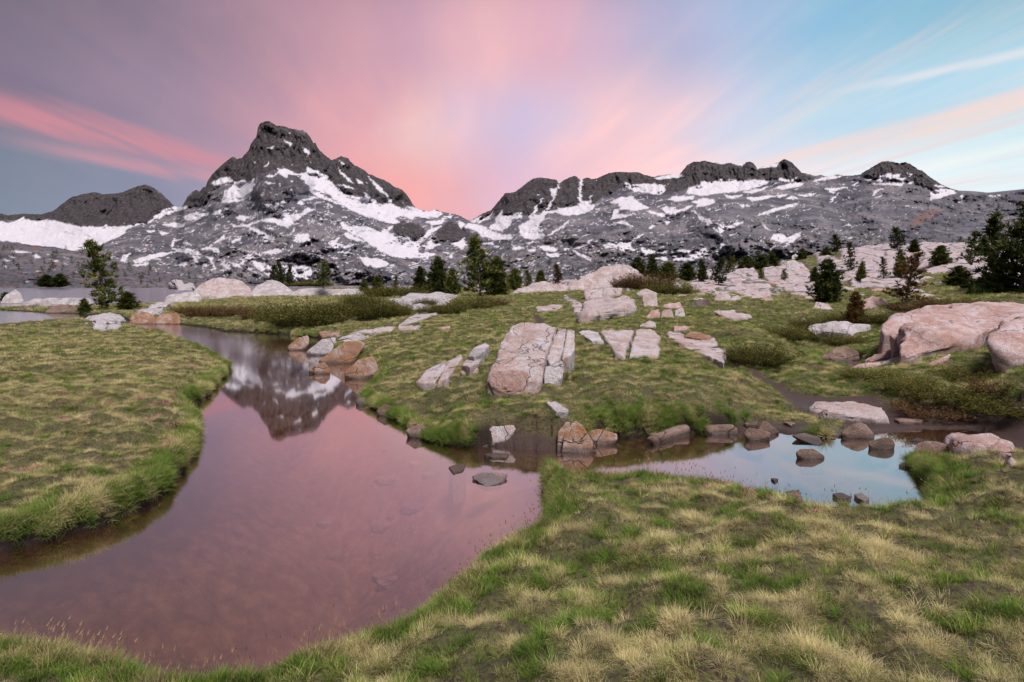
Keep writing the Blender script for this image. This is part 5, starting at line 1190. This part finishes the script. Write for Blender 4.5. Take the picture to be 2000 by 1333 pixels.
pk = (cl_ > np.where(isle, .16, .30)) & (RNG.random(n) < np.where(isle, .16, .05)) & (gr_ < 16) & (gr_ > 4.2) & mk
kk = int(pk.sum())
instancer('heather_blossom', Pg[pk] + np.array([0, 0, .01]), rot[pk], np.ones((kk, 3)) * RNG.uniform(.7, 1.2, kk)[:, None], RNG.integers(0, 3, kk), {}, FLW, 'tiny pink heather blossoms sprinkled over the turf', 'flowers')
STM = bpy.data.collections.new('stem_kinds')
def stem_mesh(seed):
    rng = random.Random(seed); V, F, H = [], [], []
    for k in range(3):
        v, f, t = blade_strip(rng, (rng.gauss(0, .02), rng.gauss(0, .02)), rng.random() * 6.28, .15, rng.uniform(.12, .24), .0022, .4); o = len(V)
        V += v; F += [(a + o, b + o, c + o) for a, b, c in f]
        x, y, z = v[-1]; o = len(V); V += [(x - .004, y, z - .012), (x + .004, y, z - .012), (x, y, z + .012)]; F.append((o, o + 1, o + 2))
    return mesh_np('seed_stem', V, F, False)
for i in range(3): add_kind(STM, 'seed_stem_%d' % i, stem_mesh(i), MSTEM)
pk = near & (gsd < .30) & (RNG.random(n) < .035); kk = int(pk.sum())
instancer('seed_stems', Pg[pk], rot[pk], np.ones((kk, 3)), RNG.integers(0, 3, kk), {}, STM, 'thin dry seed stems standing along the edge of the near bank', 'grass')
# ------------------------------------------------------------------ pines, willows, flowers
def foliage_material(name, a, b, c, tr=0.25):
    m, t = new_mat(name)
    rn = t.attr('rnd').outputs['Fac']
    oi = t.n('ShaderNodeObjectInfo').outputs['Random']
    col = t.ramp(rn, [(0.0, a), (0.55, b), (1.0, c)])
    k = t.mapr(oi, 0, 1, .75, 1.25, False)
    col = t.mix(1.0, col, t.n('ShaderNodeCombineColor', ins={0: k, 1: k, 2: k}).outputs[0], 'MULTIPLY')
    d = t.n('ShaderNodeBsdfDiffuse'); t.nt.links.new(col, d.inputs[0])
    tl = t.n('ShaderNodeBsdfTranslucent'); t.nt.links.new(col, tl.inputs[0])
    mx = t.n('ShaderNodeMixShader', ins={0: tr}); t.nt.links.new(d.outputs[0], mx.inputs[1]); t.nt.links.new(tl.outputs[0], mx.inputs[2])
    return finish(m, t, mx.outputs[0])
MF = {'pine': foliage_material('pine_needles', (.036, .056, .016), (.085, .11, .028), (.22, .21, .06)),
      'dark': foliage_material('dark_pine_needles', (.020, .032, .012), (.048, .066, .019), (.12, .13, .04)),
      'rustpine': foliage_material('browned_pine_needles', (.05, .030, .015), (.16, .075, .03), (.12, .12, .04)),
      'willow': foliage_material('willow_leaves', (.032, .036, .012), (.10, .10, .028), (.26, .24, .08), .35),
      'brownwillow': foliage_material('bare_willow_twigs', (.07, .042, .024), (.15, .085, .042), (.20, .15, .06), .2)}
m_, t_ = new_mat('weathered_bark')
_p = t_.n('ShaderNodeNewGeometry').outputs['Position']
_b = t_.n('ShaderNodeBsdfPrincipled', ins={'Roughness': .9}); t_.nt.links.new(t_.ramp(t_.noise(_p, 9, 5, .7), [(.3, (.07, .05, .04)), (.7, (.22, .17, .14))]), _b.inputs['Base Color'])
MAT_BARK = finish(m_, t_, _b.outputs[0])

def tube(V, F, p, q, r0, r1, n=5):
    p = np.array(p, float); q = np.array(q, float); d = q - p; L = np.linalg.norm(d) + 1e-9; d /= L
    a = np.cross(d, [0, 0, 1.0] if abs(d[2]) < .9 else [1.0, 0, 0]); a /= np.linalg.norm(a); b = np.cross(d, a); o = len(V)
    for c, r in ((p, r0), (q, r1)):
        for i in range(n):
            w = 6.283 * i / n; V.append(tuple(c + (a * math.cos(w) + b * math.sin(w)) * r))
    for i in range(n):
        j = (i + 1) % n; F.append((o + i, o + j, o + n + j)); F.append((o + i, o + n + j, o + n + i))
def clump(V, F, R, c, d, s, rng, n=13):
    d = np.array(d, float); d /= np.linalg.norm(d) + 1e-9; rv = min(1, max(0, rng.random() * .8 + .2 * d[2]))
    for _ in range(n):
        u = d * .6 + np.array([rng.gauss(0, 1), rng.gauss(0, 1), rng.gauss(0, 1) + .35]) * .55
        u /= np.linalg.norm(u) + 1e-9
        w = np.cross(u, [rng.gauss(0, 1), rng.gauss(0, 1), rng.gauss(0, 1)]); w /= np.linalg.norm(w) + 1e-9
        o = len(V); l = s * rng.uniform(.6, 1.1); c0 = c + np.array([rng.gauss(0, .2), rng.gauss(0, .2), rng.gauss(0, .15)]) * s
        V.append(tuple(c0 - w * l * .17)); V.append(tuple(c0 + w * l * .17)); V.append(tuple(c0 + u * l + w * l * .05))
        F.append((o, o + 1, o + 2)); q = min(1, max(0, rv + rng.gauss(0, .12))); R += [q] * 3
def pine_meshes(seed, width=.3, ragged=.5, nb=46, stems=1, crown_from=.08, cs=.056):
    """unit-height pine; returns trunk mesh and crown mesh"""
    rng = random.Random(seed); V, F = [], []; CV, CF, CR = [], [], []
    for s in range(stems):
        lean = np.array([rng.gauss(0, .10) if stems > 1 else rng.gauss(0, .03), rng.gauss(0, .06), 0]); hh = 1.0 if s == 0 else rng.uniform(.55, .9)
        ox = np.array([rng.gauss(0, .05), rng.gauss(0, .05), 0]) if stems > 1 else np.zeros(3)
        pts = [ox + lean * t * t + np.array([rng.gauss(0, .008), rng.gauss(0, .008), hh * t]) for t in np.linspace(0, 1, 8)]
        for i in range(7): tube(V, F, pts[i], pts[i + 1], .022 * (1 - i / 7.6), .022 * (1 - (i + 1) / 7.6), 6)
        nbb = int(nb * hh)
        for k in range(nbb):
            t = crown_from + (1 - crown_from) * (k / nbb) ** .9 ; i = min(6, int(t * 7)); f = t * 7 - i
            base = pts[i] * (1 - f) + pts[i + 1] * f; a = k * 2.4 + rng.gauss(0, .5)
            prof = (math.sin(min(1, (1 - t) * 1.25) * 1.45) ** .9 + .06) * (0.75 + .25 * min(1, t * 6))
            L = width * prof * (1 - ragged * rng.random()) * (0.88 + .24 * math.sin(a * 2 + k * .21 + seed) * math.sin(t * 9 + seed)) * (1 if stems == 1 else .75)
            up = .15 + .55 * t + rng.gauss(0, .12); d = np.array([math.cos(a), math.sin(a), up]); d /= np.linalg.norm(d)
            end = base + d * L; mid = base + d * L * .5 + np.array([0, 0, -.02 * L]); 
            tube(V, F, base, mid, .007 * (1.1 - t), .005 * (1.1 - t), 3); tube(V, F, mid, end, .005 * (1.1 - t), .002, 3)
            m = max(2, int(L / cs * 1.3))
            for j in range(m):
                g = (j + .6) / m
                if g < .25: continue
                c = base + d * L * g + np.array([rng.gauss(0, 1), rng.gauss(0, 1), rng.gauss(0, .7)]) * cs * .55 * (.5 + g)
                clump(CV, CF, CR, c, d + np.array([0, 0, .4]), cs * rng.uniform(.9, 1.6), rng)
        for _ in range(4): clump(CV, CF, CR, pts[7] - np.array([0, 0, rng.random() * .05]), (0, 0, 1), cs * 1.2, rng)
    tm = mesh_np('pine_trunk', V, F, True); tm.materials.append(MAT_BARK)
    return tm, (CV, CF, CR)
def crown_mesh(data, mat):
    me = mesh_np('pine_crown', data[0], data[1], False, {'rnd': data[2]}); me.materials.append(mat); return me
PINES = []
for sd_, kw in ((1, dict(width=.31, ragged=.72, nb=62, cs=.05)), (2, dict(width=.27, ragged=.3, nb=84)), (3, dict(width=.40, ragged=.35, nb=80, stems=3)),
                (4, dict(width=.42, ragged=.45, nb=60, stems=5, crown_from=.02, cs=.065)), (5, dict(width=.27, ragged=.65, nb=60, crown_from=.25, cs=.05)), (6, dict(width=.42, ragged=.5, nb=90, crown_from=.08))):
    tm, cd = pine_meshes(sd_, **kw); PINES.append((tm, cd, {}))
def place_pine(px, yb, yt, kind, label, wide=1.0, mat='pine', d=None, name='pine_tree', group=None, rz=None, leanx=0.0):
    if d is None:
        X_, Y_, Z_ = [float(v[0]) for v in hits([px], [yb])]
    else: X_, Y_, Z_ = [float(v) for v in at_d(px, yb, d)]
    h = (yb - yt) / FPX * Y_ * 1.02
    tm, cd, cache = PINES[kind]
    if mat not in cache: cache[mat] = crown_mesh(cd, MF[mat])
    r = empty(name, (X_, Y_, Z_ - .03 * h)); r.rotation_euler = (0, leanx, rz if rz is not None else random.random() * 6.28)
    if leanx: r.rotation_euler = (0, leanx, 0)
    r.scale = (h * wide * 1.15, h * wide * 1.15, h * 1.03)
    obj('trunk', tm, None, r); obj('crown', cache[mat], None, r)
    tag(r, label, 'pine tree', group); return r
PLIST = [
 (205,606,479,0,'tall lone pine with open ragged branches on the spit left of the inlet',1.15,'pine',None),
 (252,606,572,3,'low pine scrub spreading at the right foot of the lone pine',1.7,'pine',None),
 (165,612,585,3,'small pine scrub at the left foot of the lone pine',1.3,'pine',None),
 (534,556,520,1,'leftmost dark spire of the pine trio on the lake shore',.9,'dark',75),
 (549,557,517,1,'tallest middle spire of the pine trio on the lake shore',.9,'dark',76),
 (566,557,522,1,'right spire of the pine trio on the lake shore',.9,'dark',75),
 (632,563,513,0,'isolated open-branched pine on the bedrock shelf right of the trio',1.25,'pine',62),
 (712,573,546,3,'small pine at the left end of the central pine group',1.0,'pine',None),
 (738,574,541,3,'bushy little pine second from left in the central group',1.1,'pine',None),
 (772,573,543,4,'thin young pine before the dense central clump',1.0,'pine',None),
 (822,574,524,3,'dark pine with a rusty edge in the central clump',.9,'dark',None),
 (858,578,507,3,'dense dark green pine in the middle of the central clump',1.0,'dark',None),
 (885,578,528,3,'shorter pine filling the gap left of the tallest central pine',1.0,'pine',None),
 (938,580,472,5,'tallest pine of the central clump with a pointed yellowish top',.95,'pine',None),
 (973,578,506,3,'broad pine at the right side of the tallest central pine',1.0,'pine',None),
 (1008,567,527,3,'bushy pine right of the central clump',1.2,'pine',None),
 (1032,562,530,1,'small pine between two bushy ones right of the central clump',1.0,'pine',None),
 (1056,560,530,3,'spreading pine left of the small orange-topped one',1.2,'pine',None),
 (1090,556,520,1,'small orange-topped pine left of the ribbed dome',1.0,'rustpine',60),
 (1245,543,506,3,'bushy dark pine directly behind the ribbed dome',1.7,'dark',70),
 (1276,543,500,2,'pine at the left of the row behind the brown willow',1.0,'dark',72),
 (1306,545,514,3,'low wide pine in the row behind the brown willow',2.0,'pine',74),
 (1340,547,516,3,'pine at the right of the row behind the brown willow',1.9,'dark',74),
 (1372,550,510,2,'pine over the pale boulders right of the brown willow',.9,'dark',None),
 (1403,556,508,1,'upright pine rising from the boulder field',1.2,'dark',None),
 (1425,545,505,1,'narrow pine behind the upright one in the boulder field',1.0,'pine',95),
 (1458,538,503,3,'wide dark pine at the left end of the long thicket',1.7,'dark',110),
 (1484,536,500,3,'wide dark pine in the middle of the long thicket',1.7,'dark',110),
 (1512,536,496,2,'tall dark pine at the right of the long thicket',1.1,'dark',110),
 (1487,546,527,1,'small young pine standing among pale rocks',1.3,'pine',None),
 (1532,548,529,1,'small young conical pine in front of the long thicket',1.3,'pine',None),
 (1566,515,488,3,'pine scrub on the skyline by the perched boulder',1.3,'dark',130),
 (1633,495,461,1,'pointed pine on the rocky rise with a second shoulder',1.1,'dark',130),
 (1614,512,485,3,'low pine scrub left of the pointed pine',1.3,'dark',125),
 (1660,530,477,0,'tall open pine halfway up the rocky slope',.9,'dark',None),
 (1592,550,524,3,'little dark pine on the slope below the tall open one',1.1,'dark',None),
 (1610,592,512,3,'spreading dark pine with pale rocks around its foot',1.05,'dark',None),
 (1680,550,514,2,'compact pine right of the spreading one',.9,'pine',None),
 (1725,545,505,0,'thin pine between the compact one and the lone black pine',.9,'dark',None),
 (1753,489,448,1,'lone black pine standing on the crest against the mountain slope',1.3,'dark',None),
 (1784,494,470,3,'pine bush right of the lone black pine on the crest',1.3,'dark',None),
 (1758,542,492,2,'bright-tipped pine on the slope left of the reddish pine',.9,'pine',None),
 (1771,592,500,0,'reddish-brown pine growing alone behind the pink outcrop',1.35,'rustpine',None),
 (1666,636,574,3,'small orange-brown dying pine among the shrubs',.85,'rustpine',None),
 (1838,520,483,3,'wind-leaned grey-green pine scrub on the pink rock slope',1.6,'dark',None),
 (1895,514,457,0,'tall pine beyond the thicket near the right edge',1.1,'dark',None),
 (1868,558,522,3,'low dark pine bush on the slab left of the big right-hand pines',1.9,'dark',None),
 (1922,498,462,2,'pine behind the big right-hand pines',1.2,'dark',90),
 (1948,592,434,4,'big bare-stemmed pine second from the right edge',1.1,'dark',26),
 (1992,598,405,5,'largest darkest pine at the right edge',1.0,'dark',24),
 (1918,592,545,3,'dense pine scrub at the foot of the bare-stemmed pine',1.9,'dark',27),
 (1965,596,540,3,'dense pine scrub under the largest right-hand pine',1.9,'dark',25),
 (1888,585,556,3,'outer pine scrub at the left of the big right-hand pines',1.8,'dark',28),
 (2040,600,430,2,'dark pine beyond the right edge of the frame',1.0,'dark',24),
 (93,560,538,3,'broad dark pine clump on the far lake shore left of the lone pine',2.2,'dark',320),
 (120,560,537,3,'second dark pine clump on the far lake shore',2.2,'dark',322),
 (12,590,572,3,'bright green pine bush at the far left shore',1.8,'pine',None),
]
for px, yb, yt, kd, lb, wd, mt, dd in PLIST: place_pine(px, yb, yt, kd, lb, wd, mt, dd)

# far pines, each a single small mesh
def far_pine_mesh(seed):
    rng = random.Random(seed); V, F, R = [], [], []
    for k in range(46):
        t = rng.random() ** .8; a = rng.random() * 6.28; r = .26 * (1 - t) ** .8 * rng.uniform(.4, 1.0) + .01
        clump(V, F, R, np.array([math.cos(a) * r, math.sin(a) * r, .08 + .88 * t]), (math.cos(a), math.sin(a), .6), .13 * (1.2 - .6 * t), rng, 4)
    tube(V, F, (0, 0, -.1), (0, 0, .9), .02, .005, 3); R += [0.0] * (len(V) - len(R))
    me = mesh_np('far_pine', V, F, False, {'rnd': R}); me.materials.append(MF['dark']); return me
FARM = [far_pine_mesh(50 + i) for i in range(4)]
flatP = P.reshape(-1, 3); flatX = PXm.ravel(); flatY = PYm.ravel()
def near_relief(px, py):
    i = int(np.argmin((flatX - px) ** 2 + (flatY - py) ** 2)); return flatP[i]
def far_pine(px, py, hpx, label, group):
    q = near_relief(px, py); h = hpx / FPX * q[1]
    o = obj('far_pine', FARM[random.randrange(4)], None, None, tuple(float(v) for v in q - np.array([0, 0, .06 * h])))
    w = h * random.uniform(1.0, 1.7); o.scale = (w, w, h * 1.05); o.rotation_euler = (0, 0, random.random() * 6.28)
    lx, ln = min(FLM[group], key=lambda q: abs(q[0] - px))
    tag(o, label + ' ' + ln, 'pine tree', group)
rg = random.Random(5)
FLM = {'far pines in the forest belt': [(960, 'just right of the central pine clump'), (1040, 'under the widest snow gully'), (1120, 'left of the ribbed dome'), (1200, 'above the ribbed dome'), (1290, 'above the brown willow')],
 'far pines on the right slope': [(1440, 'above the long thicket'), (1560, 'left of the pointed pine'), (1680, 'above the tall open pine'), (1800, 'round the red scree patch'), (1930, 'near the right edge')],
 'pines behind the rocky rise': [(1540, 'above the perched boulder'), (1690, 'between the pointed pine and the lone black pine'), (1830, 'right of the lone black pine'), (1960, 'behind the big right-hand pines')],
 'far pines below the peak': [(590, 'right of the pine trio'), (680, 'between the isolated pine and the central group'), (770, 'left of the central clump'), (880, 'behind the central clump')],
 'pines on the hillside across the lake': [(30, 'by the left snow patches'), (100, 'left of the lone pine'), (170, 'behind the lone pine'), (240, 'right of the lone pine'), (310, 'at the low end of the hillside')],
 'pines along the far shore': [(180, 'behind the lone pine'), (260, 'right of the lone pine'), (350, 'above the bedrock ramp'), (440, 'behind the domed pale rock')]}
def field(n, box, dens, hp, label, group, sl=0.0):
    k = 0; tries = 0
    while k < n and tries < 20000:
        tries += 1
        x = rg.uniform(box[0], box[2]); y = rg.uniform(box[1], box[3])
        if float(fbm(np.array([x / 26]), np.array([(y - x * sl) / 9]), 3, 400)[0]) + rg.random() * .35 < dens: continue
        far_pine(x, y, rg.uniform(*hp), label, group); k += 1
field(75, (930, 470, 1340, 545), .25, (5, 12), 'small dark pine in the forest belt', 'far pines in the forest belt')
field(60, (1400, 400, 1990, 500), .25, (5, 11), 'small dark pine on the right slope', 'far pines on the right slope', -0.22)
field(25, (1500, 470, 1990, 512), .1, (9, 17), 'dark pine beyond the rocky rise', 'pines behind the rocky rise')
field(30, (560, 500, 920, 560), .25, (5, 10), 'small pine below the great peak', 'far pines below the peak')
flatP, flatX, flatY = HILL[0], HILL[1], HILL[2]
field(70, (0, 488, 330, 558), .2, (8, 17), 'dark pine on the far hillside', 'pines on the hillside across the lake', 0.12)
field(28, (150, 540, 480, 562), .1, (6, 12), 'dark pine on the far shore', 'pines along the far shore')

# willow shrubs
def shrub_mesh(seed, mat, nst=150, lv=16, leaf=.04, upright=.9):
    rng = random.Random(seed); V, F, R = [], [], []
    for k in range(nst):
        a = rng.random() * 6.283; rr = .42 * math.sqrt(rng.random()); b = np.array([math.cos(a) * rr, math.sin(a) * rr, 0])
        le = .35 + .9 * rr; hgt = (1.0 - (rr / .5) ** 2 * .6) * (rng.random() ** .5) * (.82 + .25 * math.sin(a * 3 + seed) * math.sin(rr * 14))
        d = np.array([math.cos(a) * le * .55 + rng.gauss(0, .3), math.sin(a) * le * .55 + rng.gauss(0, .3), upright]); d /= np.linalg.norm(d)
        e = b + d * hgt; tube(V, F, b, e, .0035, .0015, 3); R += [0.05 + .15 * rng.random()] * (len(V) - len(R))
        for j in range(lv):
            g = rng.uniform(.3, 1.02); c = b + (e - b) * g + np.array([rng.gauss(0, .03), rng.gauss(0, .03), rng.gauss(0, .03)])
            u = d + np.array([rng.gauss(0, .7), rng.gauss(0, .7), rng.gauss(0, .5)]); u /= np.linalg.norm(u)
            w = np.cross(u, [rng.gauss(0, 1), rng.gauss(0, 1), rng.gauss(0, 1)]); w /= np.linalg.norm(w); l = leaf * rng.uniform(.6, 1.2)
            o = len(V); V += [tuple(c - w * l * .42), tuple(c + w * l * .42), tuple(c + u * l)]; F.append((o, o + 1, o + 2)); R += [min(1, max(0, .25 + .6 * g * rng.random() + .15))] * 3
    me = mesh_np('willow_shrub', V, F, False, {'rnd': R}); me.materials.append(MF[mat]); return me
SH = {('willow', i): shrub_mesh(70 + i, 'willow', 330, 26, .030) for i in range(3)}
SH.update({('brownwillow', i): shrub_mesh(80 + i, 'brownwillow', 520, 6, .03, 1.0) for i in range(2)})
SH.update({('twig', 0): shrub_mesh(91, 'willow', 26, 22, .05, 1.0)})
def shrub(px, yb, w, h, kind, label, group=None, i=None):
    X_, Y_, Z_ = [float(v[0]) for v in hits([px], [yb])]
    ks = [k for k in SH if k[0] == kind]; k = ks[(i if i is not None else rg.randrange(9)) % len(ks)]
    o = obj('willow_shrub', SH[k], None, None, (X_, Y_, Z_ - .03)); W_ = w / FPX * Y_ * 0.95; H_ = h / FPX * Y_ * 1.05
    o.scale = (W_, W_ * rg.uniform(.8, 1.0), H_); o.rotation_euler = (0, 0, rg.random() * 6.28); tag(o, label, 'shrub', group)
for a in [
 (600,634,150,62,'willow','large rounded olive willow above the grassy shore of the channel'),
 (545,630,90,50,'willow','olive willow joined to the left side of the large rounded one'),
 (655,622,90,50,'willow','olive willow joined to the right side of the large rounded one'),
 (500,622,75,38,'brownwillow','brownish low willow left of the big willow clump'),
 (455,616,80,30,'brownwillow','brownish flat willow third from the left of the clump'),
 (405,616,95,30,'brownwillow','leftmost low brown willow at the inlet shore'),
 (372,612,60,22,'willow','small green shrub by the pale slab at the inlet'),
 (735,622,90,62,'willow','tall willow right of the big clump near the dead stick'),
 (775,618,60,38,'willow','low willow between the tall one and the pale tongue of rock'),
 (770,580,120,34,'willow','spreading green willow behind the whaleback slab'),
 (705,600,70,44,'willow','dark green willow behind the large rounded one'),
 (838,612,55,24,'willow','small shrub at the right edge of the pale tongue of rock'),
 (830,598,46,24,'willow','small shrub growing in front of the whaleback slab'),
 (880,612,70,32,'willow','low willow under the central pines, left of two'),
 (925,606,90,42,'willow','low brown-green willow under the tallest central pine'),
 (960,598,70,30,'brownwillow','thin brown shrub at the right foot of the central pines'),
 (585,560,95,15,'willow','bright green low thicket around the pine trio'),
 (620,558,60,12,'willow','low green thicket under the isolated pine'),
 (1262,566,110,52,'brownwillow','orange-brown bare willow right of the ribbed dome'),
 (1222,562,60,36,'brownwillow','orange-brown bare willow in front of the ribbed dome'),
 (1310,576,95,36,'willow','green rounded willow below the orange-brown one'),
 (1480,708,120,55,'willow','loose leafy shrub beside the dirt path'),
 (1440,700,50,32,'willow','small leafy shrub at the bend of the dirt path'),
 (1530,662,90,42,'willow','leafy shrub on the bank above the hollow'),
 (1575,640,80,34,'willow','shrub at the upper left of the hollow'),
 (1600,665,90,36,'willow','dense green shrub in the middle of the hollow'),
 (1655,672,90,26,'willow','low green shrub in front of the long grey rock'),
 (1690,632,90,28,'willow','low shrub behind the long grey rock'),
 (1640,628,70,26,'willow','low shrub left of the dying pine'),
 (1745,630,80,28,'willow','green shrub before the pink outcrop'),
 (1790,606,110,26,'brownwillow','grey-brown bare thicket behind the upper pink shelf'),
 (1850,600,110,28,'brownwillow','second grey-brown bare thicket behind the upper pink shelf'),
 (1900,600,90,26,'willow','green edge of the bare thicket near the big pines'),
 (1103,715,44,62,'twig','slender leafy twigs growing against the split boulder'),
 (1118,740,44,34,'twig','short leafy twigs at the right foot of the split boulder'),
 (1770,756,130,40,'willow','low grey-green shrub on the slope right of the turf tongue'),
 (1840,775,150,44,'willow','creeping green shrub on the right-hand slope'),
 (1900,745,140,44,'willow','creeping green shrub under the rose-pink boulder'),
 (1820,808,130,40,'brownwillow','tangle of bare twigs above the muddy stream'),
 (1700,735,110,30,'willow','small green shrub over the long low pink slab'),
 (1965,805,140,46,'willow','green shrub at the right edge above the mud'),
 (1950,765,110,40,'brownwillow','tangle of brown twigs on the right-hand slope'),
]: shrub(*a[:5], a[5])

# dead grey branch stuck in the grass by the willows
X_, Y_, Z_ = [float(v[0]) for v in hits([687], [618])]
V, F = [], []
tube(V, F, (0, 0, -.05), (.14, 0, .16), .035, .03, 6); tube(V, F, (.14, 0, .16), (.30, .02, .42), .03, .012, 6); tube(V, F, (.14, 0, .16), (.10, .05, .30), .016, .006, 5)
me = mesh_np('dead_branch', V, F, True); me.materials.append(MR['grey'])
tag(obj('dead_branch', me, None, None, (X_, Y_, Z_)), 'bleached grey dead branch leaning in the grass right of the large willow', 'branch')
